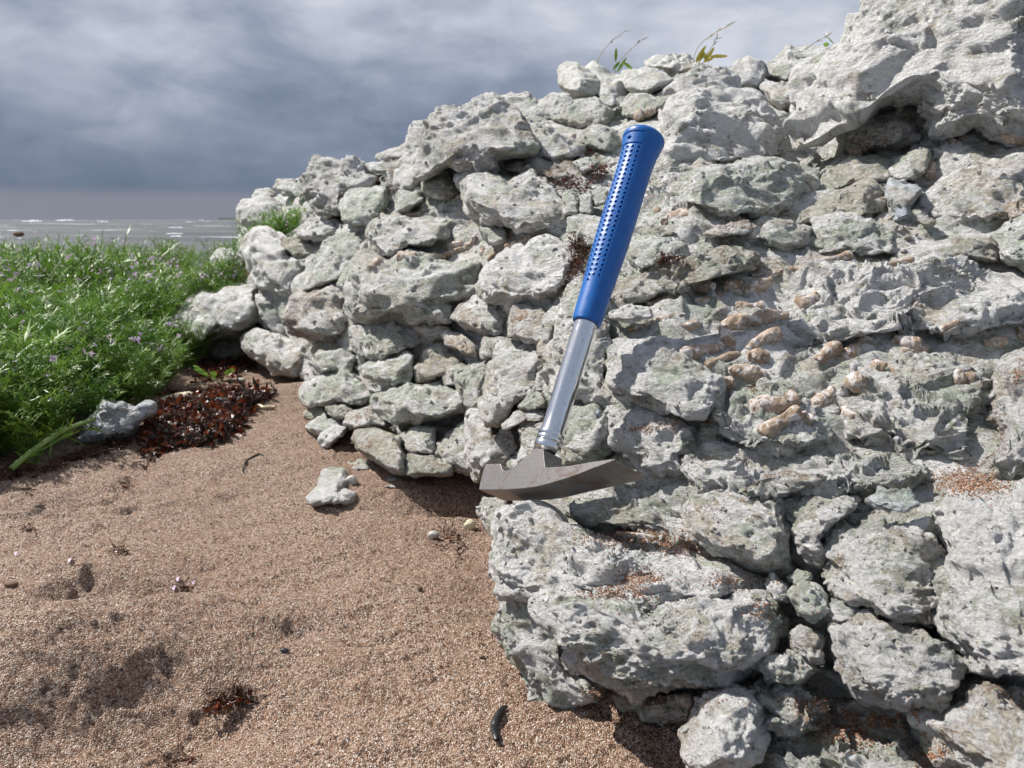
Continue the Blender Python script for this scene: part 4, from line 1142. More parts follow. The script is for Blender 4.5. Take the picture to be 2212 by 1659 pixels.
GL = LEN - GST + .004
cols = [math.radians(a) for a in (-40, -20, 0, 20, 40)]
def gdisp(S, TT):
    s = S - GST
    D = np.zeros_like(S)
    A = (TT + math.pi) % (2 * math.pi) - math.pi
    rr = .0125
    for base in (0, math.pi):
        B = (TT - base + math.pi) % (2 * math.pi) - math.pi
        for k in range(29):
            sc = GL * (.185 + k * .69 / 28)
            for c in cols:
                if k < 1 and abs(c) > .1: continue
                d = np.hypot(s - sc, (B - c) * rr)
                D -= .0021 * (1 - sstep(d, .00070, .00120))
                D += .00012 * np.exp(-((d - .00150) / .0003) ** 2)
        for sc, hw in ((GL - .0205, 48), (GL - .0095, 46)):
            inb = 1 - sstep(np.abs(B), math.radians(hw - 3), math.radians(hw))
            D -= .0010 * (1 - sstep(np.abs(s - sc), .0003, .0009)) * inb
        d = np.hypot(s - (GL - .0150), B * rr)
        D -= .0030 * (1 - sstep(d, .0011, .0017))
    return D
gs = np.linspace(0, GL, 900)
def grad(s):
    t = s / GL
    r = np.interp(t, [0, .02, .10, .22, .40, .55, .70, .82, .90, .955, 1.0], [.0124, .0128, .0133, .0141, .0154, .0158, .0156, .0158, .0170, .0192, .0207])
    return r
k = np.hanning(61); k /= k.sum()
gr = grad(gs); gp_ = np.concatenate([np.full(30, gr[0]), gr, np.full(30, gr[-1])]); gr = np.convolve(gp_, k, 'valid')
# rounded ends
end = np.clip((GL - gs) / .007, 0, 1); gr = gr * (1 - (1 - np.sqrt(1 - (1 - end) ** 2)) * .42)
st = np.clip(gs / .0016, 0, 1); gr = gr - .0012 * (1 - np.sqrt(1 - (1 - st) ** 2))
prof = [(GST + .0015, RT_ + .0001), (GST + .0002, RT_ + .0006)] + [(GST + s, r) for s, r in zip(gs, gr)] + [(GST + GL + .0006, gr[-1] * .8), (GST + GL + .0009, gr[-1] * .45), (GST + GL + .001, .0002)]
V, Fq = lathe_at(prof, 520, gdisp_ if False else (lambda S, TT: gdisp(S, TT) * (S > GST + .001) * (S < GST + GL - .001)))
link("grip", mesh_from("grip", V, Fq, M_GRIP), ham)

# ------------------------------------------------------------------ grains of sand drifted onto the ledges
rs = np.random.RandomState(31)
base = np.array([(1, 0, 0), (-1, 0, 0), (0, 1, 0), (0, -1, 0), (0, 0, 1), (0, 0, -1)], float)
of = np.array([(0, 2, 4), (2, 1, 4), (1, 3, 4), (3, 0, 4), (2, 0, 5), (1, 2, 5), (3, 1, 5), (0, 3, 5)])
PATCH = [(6, 690, 215, 170, 35, 1500), (6, 870, 250, 90, 35, 600), (6, 680, 375, 110, 28, 800), (6, 640, 430, 140, 25, 700), (6, 1080, 390, 110, 30, 350),
         (6, 1560, 950, 170, 70, 2200), (6, 1650, 900, 110, 30, 700), (6, 1850, 1060, 60, 60, 500), (6, 2000, 20, 130, 30, 600), (6, 1380, 860, 80, 30, 300),
         (5, 640, 1040, 130, 14, 350), (5, 420, 1075, 110, 18, 300), (5, 1960, 1310, 160, 45, 700), (5, 2180, 830, 20, 30, 70), (5, 940, 880, 40, 14, 120),
         (5, 980, 300, 110, 25, 350), (6, 820, 850, 150, 30, 500), (6, 560, 840, 90, 40, 500), (3, 1130, 510, 60, 20, 120), (6, 1180, 500, 60, 40, 150),
         (5, 1300, 800, 700, 600, 500), (6, 1000, 400, 900, 500, 700)]
vs = []; fs = []; off = 0; fm = []
for t, x, y, sx, sy, num in PATCH:
    c = T(t, [(x, y)])[0]; k = TILE[t][2] / 1.8228
    for _ in range(num):
        px, py = c[0] + rs.normal() * sx * k * .6, c[1] + rs.normal() * sy * k * .6
        h = hit(px, py)
        if h is None or h[1][2] < .42: continue
        r = rs.uniform(.0004, .00075)
        Q, _ = np.linalg.qr(rs.normal(size=(3, 3)))
        vs.append((base * rs.uniform(.7, 1.2, 3)) @ Q * r + h[0] + h[1] * r * .5); fs.append(of + off); off += 6
        fm += [int(rs.choice(4, p=[.38, .32, .2, .1]))] * 8
GM = [m_simple("orange grain", (.30, .135, .07), .5), m_simple("tan grain", (.38, .24, .15), .5), m_simple("dark brown grain", (.15, .07, .04), .5), m_simple("clear quartz grain", (.58, .50, .42), .3)]
me = mesh_from("sand_grains", np.concatenate(vs), np.concatenate(fs), GM, smooth=False, fmat=fm)
o = link("sand_grains", me); tag(o, "orange brown sand grains caught on the rock ledges", "sand grains", kind='stuff')
# ------------------------------------------------------------------ plants
def ribbon(p0, dirs, width, n, side, taper=True):
    """a narrow blade: centre line p0 + cumulative dirs"""
    pass

class Soup:
    def __init__(s): s.v = []; s.f = []; s.m = []; s.n = 0
    def strip(s, pts, wid, side, mat=0):
        """pts (k,3), wid (k,), side (3,) or (k,3)"""
        pts = np.asarray(pts); k = len(pts); wid = np.asarray(wid)[:, None]
        side = np.broadcast_to(side, (k, 3))
        v = np.empty((2 * k, 3)); v[0::2] = pts - side * wid / 2; v[1::2] = pts + side * wid / 2
        i = np.arange(k - 1) * 2
        s.v.append(v); s.f.append(np.stack([i, i + 1, i + 3, i + 2], 1) + s.n); s.m += [mat] * (k - 1); s.n += 2 * k
    def add(s, v, f, mat=0):
        s.v.append(v); s.f.append(np.asarray(f) + s.n); s.m += [mat] * len(f); s.n += len(v)
    def arrays(s): return np.concatenate(s.v), np.concatenate(s.f), np.array(s.m, np.int32)

def unit(v): return v / (np.linalg.norm(v) + 1e-9)
def flower(sp, c, nrm, r, rs):
    nrm = unit(nrm); a = unit(np.cross(nrm, [.3, .9, .2])); b = np.cross(nrm, a)
    for k in range(4):
        t = k * math.pi / 2 + .3
        d = a * math.cos(t) + b * math.sin(t); e = unit(np.cross(nrm, d))
        sp.strip([c, c + d * r * .45 + nrm * r * .25, c + d * r + nrm * r * .1], [r * .25, r * .85, r * .55], e, 2)

def rocket(rs, hgt=.25, spread=1.0, stems=11, leaves=20, flowers=.35, lobes=2):
    sp = Soup()
    for s in range(stems):
        az = rs.uniform(0, 2 * math.pi); lean = rs.uniform(.1, 1.0) * spread
        L = hgt * rs.uniform(.75, 1.25)
        n = 9; t = np.linspace(0, 1, n)
        wig = rs.normal(size=2) * .04
        out = np.array([math.cos(az), math.sin(az), 0])
        C = out[None] * (L * lean * t ** 1.2 * .7)[:, None] + np.array([0, 0, 1]) * (L * (t - .28 * lean * t ** 2))[:, None]
        C += np.array([wig[0], wig[1], 0]) * (np.sin(t * 4))[:, None] * .25
        sd = unit(np.cross(out, [0, 0, 1]))
        w = np.interp(t, [0, 1], [.0036, .0016])
        sp.strip(C, w, sd, 1); sp.strip(C, w, unit(np.cross(sd, C[-1] - C[0])), 1)
        for q in range(leaves):
            tt = rs.uniform(.12, 1.0) ** .8
            p = np.array([np.interp(tt, t, C[:, k]) for k in range(3)])
            a2 = rs.uniform(0, 2 * math.pi)
            d = unit(np.array([math.cos(a2), math.sin(a2), rs.uniform(.1, 1.0)]) + out * .3)
            ln = rs.uniform(.030, .068) * (1.15 - .4 * tt)
            sdv = unit(np.cross(d, [0, 0, 1]) + rs.normal(size=3) * .25)
            up = np.cross(sdv, d)
            u = np.array([0, .35, .7, 1.0])
            cur = rs.uniform(-.25, .35)
            P = p[None] + d[None] * (ln * u)[:, None] + up[None] * (cur * ln * u ** 2)[:, None]
            bw = rs.uniform(.0020, .0036)
            sp.strip(P, np.array([.6, 1, .9, .25]) * bw, sdv, 0)
            for z in range(lobes):
                u0 = rs.uniform(.3, .75); q0 = p + d * ln * u0 + up * cur * ln * u0 ** 2
                dd = unit(d * .8 + sdv * (1 if z % 2 else -1) * .8 + up * rs.uniform(-.2, .3))
                l2 = ln * rs.uniform(.28, .5)
                s3 = unit(np.cross(dd, up))
                sp.strip([q0, q0 + dd * l2 * .6, q0 + dd * l2], np.array([.8, .8, .2]) * bw, s3, 0)
        if rs.rand() < flowers:
            for q in range(rs.randint(2, 6)):
                c = C[-1] + rs.normal(size=3) * .009 + np.array([0, 0, .006])
                flower(sp, c, rs.normal(size=3) * .6 + np.array([0, -.5, .8]), rs.uniform(.0045, .0065), rs)
    return sp.arrays()

rs = np.random.RandomState(12)
TPL = [rocket(rs, .21, 1.0, 11, 30, .13) for _ in range(9)]
TPLF = [rocket(rs, .22, .95, 9, 17, .22, 1) for _ in range(5)]
def rot(v, a, s, tilt=(0, 0)):
    ca, sa = math.cos(a), math.sin(a)
    o = v @ np.array([[ca, sa, 0], [-sa, ca, 0], [0, 0, 1]]) * s
    o[:, 0] += o[:, 2] * tilt[0]; o[:, 1] += o[:, 2] * tilt[1]
    return o
def edge_x(y):   # right-hand limit of the plants on the sand
    return np.interp(y, [1.02, 1.10, 1.25, 1.4, 1.55, 1.75, 1.95, 2.15, 2.6, 3.2, 4.5], [-.70, -.67, -.69, -.69, -.71, -.745, -.80, -.86, -.90, -1.02, -1.4])
SV = []; SF = []; SM = []; off = 0
def put(tpl, x, y, z, a, s, tilt=(.10, 0)):
    global off
    v, f, m = tpl
    SV.append(rot(v, a, s, tilt) + np.array([x, y, z])); SF.append(f + off); SM.append(m); off += len(v)
cnt = 0
while cnt < 430:
    y = 1.03 + 4.2 * rs.rand() ** 1.7
    xr = edge_x(y) - .09
    xl = -(.75 * y + .12)
    if xl > xr - .02: xl = xr - .1
    x = rs.uniform(xl, xr)
    put(TPL[rs.randint(9)] if y < 2.3 else TPLF[rs.randint(5)], x, y, float(sz(x, y)) - .005, rs.uniform(0, 6.3),
        rs.uniform(.62, 1.0) * np.interp(y, [1, 1.3, 2, 5], [.72, .85, 1.0, 1.15]))
    cnt += 1
# runners creeping out over the sand, and the green bank behind the far end of the rocks
for _ in range(26):
    y = rs.uniform(1.04, 1.9); x = edge_x(y) - rs.uniform(.0, .07)
    put(TPL[rs.randint(9)], x, y, 0, rs.uniform(0, 6.3), rs.uniform(.30, .55))
for _ in range(190):
    x = rs.uniform(-1.25, -.42); y = rs.uniform(1.98, 2.5)
    put(TPLF[rs.randint(5)] if rs.rand() < .7 else TPL[rs.randint(9)], x, y, float(sz(x, y)) - .01, rs.uniform(0, 6.3), rs.uniform(.38, .62) * (1.0 if x > -.9 else 1.3))
for px in range(20, 270, 14):
    y = rs.uniform(2.2, 2.7); x = (px - CX) / F * y
    put(TPLF[rs.randint(5)], x, y, 0, rs.uniform(0, 6.3), rs.uniform(1.05, 1.3))
me = mesh_from("ground_cover", np.concatenate(SV), np.concatenate(SF), [M_LEAF, M_STEM, M_PETAL], smooth=False, fmat=np.concatenate(SM))
o = link("ground_cover", me); tag(o, "dense bright green sea rocket with small lilac flowers between sand and sea", "ground cover", kind='stuff')

# single plants that stand clear of the mass
def plant(name, label, x, y, z, seed, hgt, **kw):
    r = np.random.RandomState(seed)
    v, f, m = rocket(r, hgt, **kw)
    root = bpy.data.objects.new(name, None); COL.objects.link(root); root.location = (x, y, z)
    tag(root, label, "plant")
    for nm, k, mt in (("leaf", 0, M_LEAF), ("stem", 1, M_STEM), ("flower", 2, M_PETAL)):
        if (m == k).any():
            ff = f[m == k]; u, inv = np.unique(ff, return_inverse=True)
            nm2 = {"leaf": "foliage", "stem": "stem", "flower": "blossom"}[nm]
            link(nm2, mesh_from(nm2, v[u], inv.reshape(ff.shape), mt, smooth=False), root)
    return root
g = gsand(320, 850)
plant("sea_rocket_plant", "leafy plant with a bright lilac flower cluster beside the sand above the blue grey stone", g[0], g[1], 0, 3, .13, stems=8, leaves=22, flowers=.9, spread=.9)
g = gsand(60, 965)
plant("sea_rocket_plant", "leafy plant at the left photo edge behind the slanting thick stem", g[0], g[1], 0, 4, .17, stems=12, leaves=24, flowers=.2, spread=1.0)
# thick slanting stem at the plants' edge
sp = Soup()
t = np.linspace(0, 1, 14)
a = gsand(25, 1012, .01); b = gsand(205, 905, .055)
C = a + (b - a) * t[:, None]; C[:, 2] += .010 * np.sin(t * math.pi)
V, Fq, Ft = tube(C, np.interp(t, [0, 1], [.0042, .0030]), 10)
root = bpy.data.objects.new("leaning_stalk", None); COL.objects.link(root); root.location = tuple(a)
tag(root, "thick pale green stalk slanting up in front of the plants at the left", "plant stalk")
link("stem", mesh_from("stem", V - a, [Fq, Ft], M_STEM), root)
r = np.random.RandomState(6)
for k in range(26):
    tt = r.uniform(.1, 1); p = a + (b - a) * tt
    d = unit(np.array([r.normal() * .6 + .3, r.normal() * .5, r.uniform(-.3, 1)]))
    ln = r.uniform(.02, .05); s_ = unit(np.cross(d, [0, 1, .2]))
    sp.strip([p, p + d * ln * .5, p + d * ln + np.array([0, 0, -.006])], [.0015, .003, .0006], s_)
v, f, m = sp.arrays(); link("foliage", mesh_from("foliage", v - a, f, M_LEAF, smooth=False), root)

# broad leaved seedling by the upper seaweed
g = gsand(468, 822)
sp = Soup(); r = np.random.RandomState(8)
for k in range(11):
    az = r.uniform(0, 6.3); d = np.array([math.cos(az), math.sin(az) * .6, .5]); s_ = unit(np.cross(d, [0, 0, 1]))
    L = r.uniform(.020, .032); c = g + d * .02 * r.uniform(.3, 2.0)
    sp.strip([g, c], [.0012, .0012], s_, 1)
    sp.strip([c, c + d * L * .3, c + d * L * .65 + [0, 0, .002], c + d * L], [.003, .015, .014, .002], s_, 0)
v, f, m = sp.arrays()
root = bpy.data.objects.new("seedling", None); COL.objects.link(root); root.location = tuple(g)
tag(root, "small round leaved green seedling on the sand between seaweed and rocks", "plant")
for nm, k, mt in (("leaf", 0, M_LEAF), ("stem", 1, M_STEM)):
    ff = f[m == k]; u, inv = np.unique(ff, return_inverse=True)
    link({"leaf": "foliage", "stem": "stem"}[nm], mesh_from(nm, v[u] - g, inv.reshape(ff.shape), mt, smooth=False), root)

# ------------------------------------------------------------------ seaweed
def weed(rs, area, n_rib, n_thr, hgt, rib=(.012, .035), wid=(.004, .010), z0=None, mound=False):
    """heap of curled ribbons (mat 0/1) and threads (mat 2) over an outline in the view, on the sand"""
    sp = Soup()
    area = np.asarray(area, float); c, _ = centroid(area)
    def where():
        while True:
            x = rs.uniform(area[:, 0].min(), area[:, 0].max()); y = rs.uniform(area[:, 1].min(), area[:, 1].max())
            if inpoly(x, y, area.tolist()):
                R = radial_area; q = np.array([x, y]) - c
                e = 1 - np.linalg.norm(q) / (np.interp(math.atan2(q[1], q[0]), np.linspace(-math.pi, math.pi, 721)[:-1], R) + 1e-6)
                g = gsand(x, y) if z0 is None else z0(x, y)
                if g is None: continue
                return g, max(e, 0) ** .6
    radial_area = radial(area, c)
    for k in range(n_rib):
        g, e = where(); p = g + np.array([0, 0, rs.uniform(0, 1) * hgt * e + .002])
        if z0 is None: p[1] += .3 * p[2]
        L = rs.uniform(*rib); w = rs.uniform(*wid); n = 8
        d = rs.normal(size=3) * np.array([1, .8, .45]); d = unit(d); s_ = unit(np.cross(d, rs.normal(size=3)))
        P = [p]; S = []
        for q in range(n - 1):
            ax_ = unit(rs.normal(size=3)); d = unit(d + ax_ * .5); s_ = unit(s_ + rs.normal(size=3) * .45); s_ = unit(s_ - d * (s_ @ d))
            P.append(P[-1] + d * L / n); S.append(s_)
        S.append(s_); P = np.array(P)
        if hgt < .012 and z0 is None: P[:, 2] = g[2] + (P[:, 2] - g[2]) * .45
        P[:, 2] = np.maximum(P[:, 2], g[2] + .001)
        W = w * np.array([.35, .8, 1.1, .8, 1.2, .9, .7, .25])
        sp.strip(P, W, np.array(S), 0 if rs.rand() < .72 else 1)
    for k in range(n_thr):
        g, e = where(); p = g + np.array([0, 0, rs.uniform(0, 1.1) * hgt * e + .002])
        n = 6; d = unit(rs.normal(size=3) * np.array([1, 1, .6])); P = [p]; L = rs.uniform(.008, .022)
        for q in range(n - 1):
            d = unit(d + rs.normal(size=3) * .6); P.append(P[-1] + d * L / n)
        P = np.array(P); P[:, 2] = np.maximum(P[:, 2], g[2] + .0006)
        sp.strip(P, np.full(n, rs.uniform(.0004, .0011)), unit(np.cross(d, rs.normal(size=3))), 2)
    if mound:
        # matted body of the heap
        P, Fc = cubesphere(40)
        th = np.arctan2(P[:, 1], P[:, 0]); rho = np.hypot(P[:, 0], P[:, 1])
        Rr = np.interp(th, np.linspace(-math.pi, math.pi, 721), np.append(radial_area, radial_area[0])) * .90
        G = gsand(c[0] + rho * Rr * np.cos(th), c[1] + rho * Rr * np.sin(th))
        G[:, 2] += np.maximum(P[:, 2], -.1) * hgt * .42; G[:, 1] += .3 * G[:, 2]
        G = G + (fbm(G / .012, 4, .6, 3, True) * .008)[:, None] * np.array([.4, -.5, 1.0])
        G[:, 2] = np.maximum(G[:, 2], -.004)
        sp.add(G, Fc, 1)
    return sp.arrays()

def weed_obj(label, seed, area, n_rib, n_thr, hgt, name="seaweed_clump", **kw):
    v, f, m = weed(np.random.RandomState(seed), area, n_rib, n_thr, hgt, **kw)
    o = centred(name, v, f, [M_WEED, M_WEEDD, M_THREAD], fmat=m)
    return tag(o, label, "seaweed")
weed_obj("large wet heap of red brown seaweed in the middle of the sand edge", 1, T(1, [(755,1400),(800,1335),(850,1300),(950,1260),(1080,1210),(1200,1160),(1330,1150),(1420,1165),(1480,1190),(1440,1240),(1390,1260),(1340,1340),(1290,1400),(1180,1450),(1080,1470),(940,1490),(830,1500),(760,1450)]), 900, 2600, .050, mound=True, rib=(.012, .032), wid=(.004, .0095))
weed_obj("orange brown seaweed tail hanging from the front of the large heap", 2, T(1, [(800,1500),(860,1440),(940,1450),(920,1500),(850,1535),(800,1545)]), 46, 60, .008)
weed_obj("dark seaweed litter along the foot of the blue grey stone", 3, T(1, [(200,1600),(330,1530),(480,1480),(620,1440),(700,1420),(710,1460),(620,1500),(450,1550),(300,1600),(180,1640)]), 150, 700, .008, rib=(.006, .016), wid=(.002, .005))
weed_obj("dark seaweed strip at the left photo edge under the plants", 4, T(1, [(0,1600),(100,1560),(200,1570),(220,1600),(80,1640),(0,1659)]), 90, 420, .008, rib=(.006, .016), wid=(.002, .005))
weed_obj("upper patch of red seaweed between the plants and the seedling", 5, T(1, [(1040,1080),(1120,1020),(1220,1010),(1380,985),(1400,1030),(1300,1090),(1160,1110),(1060,1115)]), 190, 520, .014)
weed_obj("thin trail of dark weed behind the driftwood", 6, T(1, [(830,1180),(950,1160),(1040,1170),(1030,1200),(900,1210)]), 46, 160, .008)
weed_obj("small dark weed curl on the sand under the large heap's left end", 7, T(1, [(770,1560),(800,1530),(820,1560),(800,1600),(780,1600)]), 8, 20, .004, name="seaweed_scrap", rib=(.01, .02), wid=(.001, .003))
weed_obj("dark weed scrap with a stem on the left sand near the ridges", 8, T(7, [(470,150),(500,110),(560,90),(570,120),(520,160)]), 10, 50, .005, name="seaweed_scrap", rib=(.01, .02), wid=(.001, .004))
weed_obj("tiny dark weed scrap nearest the left photo edge on the sand", 9, T(7, [(100,155),(120,135),(150,140),(140,175),(110,170)]), 8, 14, .004, name="seaweed_scrap", rib=(.008, .014), wid=(.001, .003))
weed_obj("small black weed lump below the scrap at the left photo edge", 10, T(7, [(100,320),(120,305),(150,308),(150,325),(120,330)]), 8, 14, .003, name="seaweed_scrap", rib=(.005, .01), wid=(.002, .004))
weed_obj("dark weed scrap in the hollow left of the sand scarp", 11, T(7, [(490,440),(500,405),(545,395),(560,420),(520,440)]), 8, 34, .004, name="seaweed_scrap", rib=(.005, .014), wid=(.001, .003))
weed_obj("bushy dark weed clump on the near sand left of centre", 12, T(7, [(905,1105),(950,1060),(1040,1020),(1095,1035),(1085,1065),(1000,1090),(940,1110)]), 40, 190, .006, name="seaweed_scrap", rib=(.006, .016), wid=(.0015, .004))
weed_obj("weed scrap among the fallen lilac petals", 13, T(7, [(770,595),(790,560),(830,570),(840,590),(800,605)]), 8, 24, .003, name="seaweed_scrap", rib=(.004, .01), wid=(.001, .002))
weed_obj("stringy brown weed beside the shells at the wall foot", 14, T(7, [(1890,380),(1920,330),(2000,330),(2110,280),(2110,320),(2020,360),(1990,500),(1975,380),(1920,400)]), 26, 60, .004, name="seaweed_scrap", rib=(.008, .02), wid=(.001, .003))
weed_obj("half buried weed along the bottom photo edge", 15, T(7, [(640,1354),(700,1310),(860,1290),(880,1320),(800,1354)]), 12, 60, .002, name="seaweed_scrap", rib=(.006, .014), wid=(.001, .003))

def onrock(x, y):
    h = hit(x, y)
    return (h[0] + h[1] * .004) if h else None
for lab, sd, tile, ar, a_, b_ in [
    ("dark red weed in the shelf gap right of the large veined block", 21, 2, [(1830,830),(1900,810),(2060,840),(2120,830),(2120,880),(2000,900),(1880,890)], 60, 200),
    ("red brown weed strand climbing toward the grip from the shelf gap", 22, 2, [(2090,740),(2160,730),(2200,780),(2160,850),(2100,830)], 34, 150),
    ("tuft of wiry red weed squeezed against the left edge of the grip", 23, 2, [(1960,1290),(2000,1190),(2080,1180),(2090,1260),(2060,1400),(1960,1450),(1900,1500),(1990,1380)], 40, 620),
    ("small red weed tuft right of the grip in a hollow", 24, 5, [(455,290),(480,265),(560,262),(570,290),(500,305)], 12, 90),
    ("tiny red weed bit under the overhanging skyline boulder", 25, 2, [(810,860),(870,850),(880,895),(830,890)], 10, 30),
    ("tiny red weed bit beside the flat grey skyline slab", 26, 2, [(760,810),(830,810),(830,835),(770,835)], 8, 20),
    ("red weed bit on the far left stones", 27, 1, [(1480,80),(1515,75),(1510,110),(1485,110)], 8, 10),
    ("red weed bit left of the grip end", 28, 3, [(130,740),(170,730),(180,760),(140,765)], 6, 20)]:
    weed_obj(lab, sd, T(tile, ar), a_, b_, .010, z0=onrock, name="seaweed_tuft", rib=(.006, .016), wid=(.001, .0035))

# curved black strands
def strand(label, tile, pts, r0, mat, name, cat="seaweed", lift=.001, flat=1.0, taper=.35):
    P = T(tile, pts); t = np.linspace(0, len(P) - 1, 40)
    x = np.interp(t, range(len(P)), P[:, 0]); y = np.interp(t, range(len(P)), P[:, 1])
    k = np.array([1, 2, 3, 2, 1]) / 9.
    x = np.convolve(np.pad(x, 2, 'edge'), k, 'valid'); y = np.convolve(np.pad(y, 2, 'edge'), k, 'valid')
    G = gsand(x, y); G[:, 2] = sz(G[:, 0], G[:, 1]) + lift + r0 * .5
    r = r0 * (taper + (1 - taper) * np.sin(np.linspace(.15, 2.9, 40)))
    V, Fq, Ft = tube(G, r, 10, squash=flat)
    o = centred(name, V, [Fq, Ft], mat); return tag(o, label, cat)
strand("thin curved black weed stalk on the open sand", 1, [(1320,1608),(1330,1570),(1350,1540),(1385,1520),(1420,1512),(1438,1520)], .0014, M_BLACK, "seaweed_strand")
strand("forked dark stalk sticking out of the large seaweed heap", 1, [(1095,1485),(1140,1480),(1190,1455),(1235,1440),(1250,1420)], .0016, M_BLACK, "seaweed_strand", lift=.003)
strand("looped wiry stalk at the right end of the large seaweed heap", 1, [(1405,1170),(1430,1150),(1460,1145),(1485,1160),(1490,1185),(1470,1205)], .0014, M_WEEDD, "seaweed_strand", lift=.01)
strand("curved black kelp strip with sand grains on the near sand", 7, [(2204,1098),(2180,1118),(2160,1155),(2152,1200),(2166,1248)], .0031, M_BLACK, "kelp_strip", flat=.5, taper=.6)
strand("short pale straw lying at the right end of the seaweed heap", 1, [(1395,1262),(1500,1258)], .0030, M_REED, "straw", "straw", lift=.002, taper=.9)
strand("thin pale straw splinter on the near sand", 7, [(1370,1250),(1400,1225)], .0006, M_REED, "straw", "straw")

# driftwood
t = np.linspace(0, 1, 30)
P = T(1, [(868, 1262), (950, 1238), (1060, 1215)]); x = np.interp(t, [0, .5, 1], P[:, 0]); y = np.interp(t, [0, .5, 1], P[:, 1])
G = gsand(x, y); G[:, 2] += .012
V, Fq, Ft = tube(G, .0125 * (.7 + .3 * np.sin(t * 3.1)), 18, squash=.7)
V += (fbm(V / .012, 3, .6, 5, True) * .003)[:, None] * np.array([.2, .4, .9])
tag(centred("driftwood", V, [Fq, Ft], M_WOOD), "bleached piece of driftwood behind the seaweed heap", "driftwood")

# pebbles, shells, petals and bits
def pebble(label, tile, x, y, w, h, mat, name, cat, d=.6, seed=0, rock=False, z=0.0):
    c = T(tile, [(x, y)])[0]
    if rock: hh = hit(*c); g = hh[0] if hh else gsand(*c)
    else: g = gsand(*c); g[2] = float(sz(g[0], g[1]))
    dist = proj(g)[2]; k = TILE[tile][2] / 1.8228 * dist / F
    P, Fc = cubesphere(12)
    v = P * np.array([w * k / 2, max(w, h) * k / 2 * d, h * k / 2])
    v = v * (1 + .10 * fbm(P * 1.6 + seed, 2, .5, seed))[:, None] + g + np.array([0, 0, h * k * .32 + z])
    return tag(centred(name, v, Fc, mat), label, cat)
pebble("smooth oval pebble leaning on the split stone on the sand", 4, 610, 1430, 74, 66, M_PEB, "pebble", "pebble", seed=1)
pebble("tan pebble left of the shell at the wall foot", 7, 1888, 352, 50, 40, M_PEB, "pebble", "pebble", seed=2)
pebble("pale snail like shell lying at the wall foot", 7, 2048, 315, 52, 56, M_REED, "shell", "shell", seed=3)
pebble("tiny black mussel shell on the near sand", 7, 1238, 847, 38, 20, M_SHELL, "mussel_shell", "shell", seed=4)
pebble("shiny black mussel shell on top of the seaweed heap", 1, 1190, 1290, 46, 30, M_SHELL, "mussel_shell", "shell", seed=5, z=.022)
pebble("brown oval seed half buried near the leaning green slab", 7, 2098, 875, 26, 16, M_TWIG, "seed", "seed", seed=6)
pebble("round dark lump of wet sand and weed at the left edge of the sand", 7, 50, 560, 60, 26, M_TWIG, "clod", "clod", seed=7)
pebble("tiny twisted dark crumb standing on the sand left of the ledge", 7, 1830, 580, 20, 24, M_TWIG, "crumb", "crumb", seed=8)
pebble("pale stone chip on the sand behind the seedling", 1, 1310, 1105, 50, 22, M_PEB, "pebble", "pebble", seed=9)
pebble("small dark pebble wedged beside the ferrule", 5, 190, 1015, 26, 40, M_GREY, "pebble", "pebble", seed=10, rock=True)
pebble("round stone on the beach at the water's edge, left of the bay", 1, 105, 330, 56, 30, M_TWIG, "pebble", "pebble", seed=11, z=.05)
for k, (x, y, lab) in enumerate([(775, 552, "lilac petal above the weed scrap on the sand"), (842, 562, "lilac petal right of the weed scrap on the sand"), (757, 590, "lilac petal left of the weed scrap on the sand"),
                                 (68, 435, "lilac petal alone at the left edge of the sand"), (302, 466, "pale petal alone right of the lump at the left")]):
    c = T(7, [(x, y)])[0]; g = gsand(*c)
    sp = Soup(); s_ = np.array([.8, .5, .2]); s_ = s_ / np.linalg.norm(s_)
    z = float(sz(g[0], g[1])) + .002
    g = np.array([g[0], g[1], z]); L = .0065
    sp.strip([g, g + [-.2 * L, .5 * L, .3 * L], g + [-.2 * L, L, .25 * L]], [.001, .0036, .002], s_)
    v, f, m = sp.arrays(); tag(centred("petal", v, f, M_PETAL), lab, "petal", "fallen lilac petals")

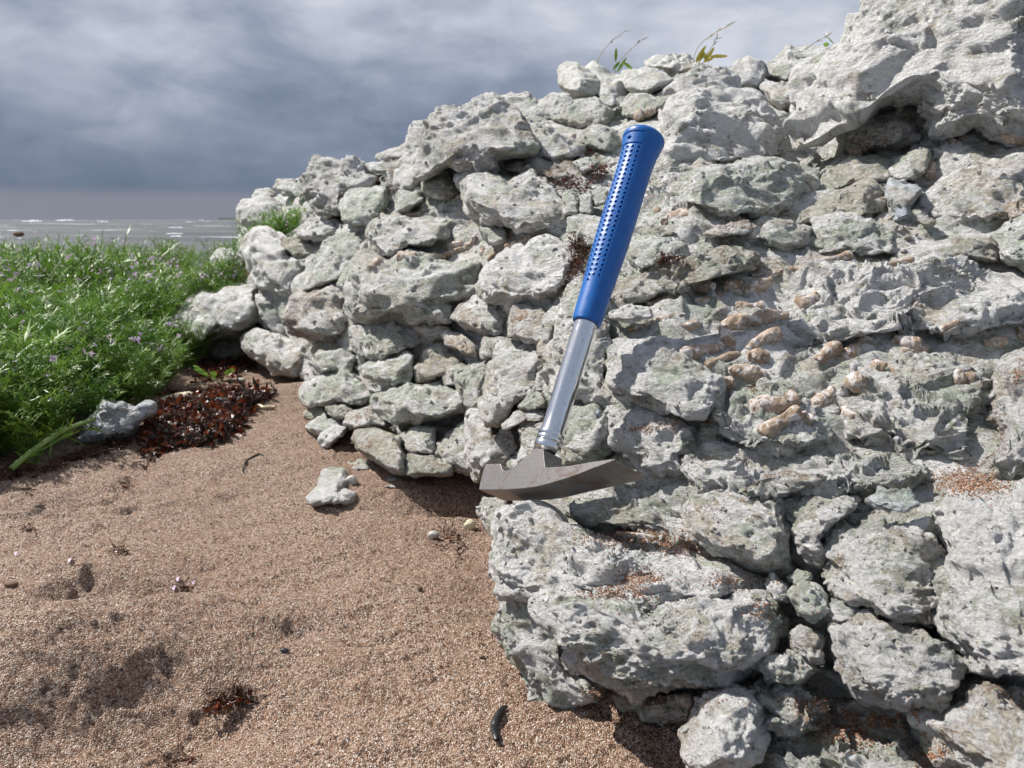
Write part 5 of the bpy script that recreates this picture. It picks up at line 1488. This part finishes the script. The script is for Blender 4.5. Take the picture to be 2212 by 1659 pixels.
# stalks and leaves against the sky on the crest
def crest(label, base, tip, bow, seeds, mat, name, dz=.03, leaf=None):
    h = hit(*T(3, [(base[0], base[1] + 28)])[0]); d = (h[2] if h else 1.4) + dz
    A, B = T(3, [base, tip]); t = np.linspace(0, 1, 16)
    x = A[0] + (B[0] - A[0]) * t + bow * np.sin(t * 3.14) ; y = A[1] + (B[1] - A[1]) * t
    C = unproj(x, y, d + .03 * t)
    C[0] = C[0] - np.array([0, 0, .03])
    root = bpy.data.objects.new(name, None); COL.objects.link(root); root.location = tuple(C[0]); tag(root, label, "grass stalk")
    V, Fq, Ft = tube(C, np.interp(t, [0, 1], [.0009, .0004]), 6); link("stem", mesh_from("stem", V - C[0], [Fq, Ft], M_STALK), root)
    sp = Soup(); r = np.random.RandomState(int(base[0]))
    for k in range(seeds):
        tt = r.uniform(.55, 1.05); p = C[0] + 0; p = np.array([np.interp(tt, t, C[:, j]) for j in range(3)])
        dd = unit((C[-1] - C[8]) + r.normal(size=3) * .012); ln = r.uniform(.008, .018)
        sp.strip([p, p + dd * ln * .5, p + dd * ln], [.0004, .0016, .0003], unit(np.cross(dd, r.normal(size=3))))
    v, f, m = sp.arrays(); link("seed_head", mesh_from("seed_head", v - C[0], f, mat, smooth=False), root)
    if leaf:
        sp = Soup()
        for k in range(leaf[0]):
            p = C[2] + r.normal(size=3) * np.array([.012, .006, .008]); dd = unit(np.array([leaf[1], 0, leaf[2]]) + r.normal(size=3) * .35); ln = r.uniform(.018, .035)
            sp.strip([p, p + dd * ln * .4, p + dd * ln * .8, p + dd * ln], [.002, .0065, .005, .001], unit(np.cross(dd, [0, 1, .3])))
        v, f, m = sp.arrays(); link("foliage", mesh_from("foliage", v - C[0], f, M_YLEAF if leaf[3] else M_LEAF, smooth=False), root)
crest("dry grass stalk leftmost on the crest behind the chalk white boulders", (180, 300), (318, 145), -10, 12, M_STALK, "grass_stalk")
crest("dry grass stalk with a green leaf rising between the chalk white boulders", (262, 330), (402, 185), -6, 14, M_STALK, "grass_stalk", leaf=(5, .5, .7, 0))
crest("pale feathery grass head bending right on the crest", (640, 290), (822, 112), -22, 46, M_REED, "grass_stalk")
crest("dark stalk with a yellowing leaf on the crest", (660, 300), (755, 175), 4, 12, M_STALK, "grass_stalk", leaf=(9, .9, .6, 1))
crest("thin grass blade leaning right beside the huge right boulder", (1165, 240), (1278, 170), -4, 16, M_REED, "grass_stalk")
crest("small green leaf peeping beside the huge right boulder", (1290, 240), (1320, 205), 0, 3, M_LEAF, "leaf_sprig", leaf=(5, .4, .5, 0))
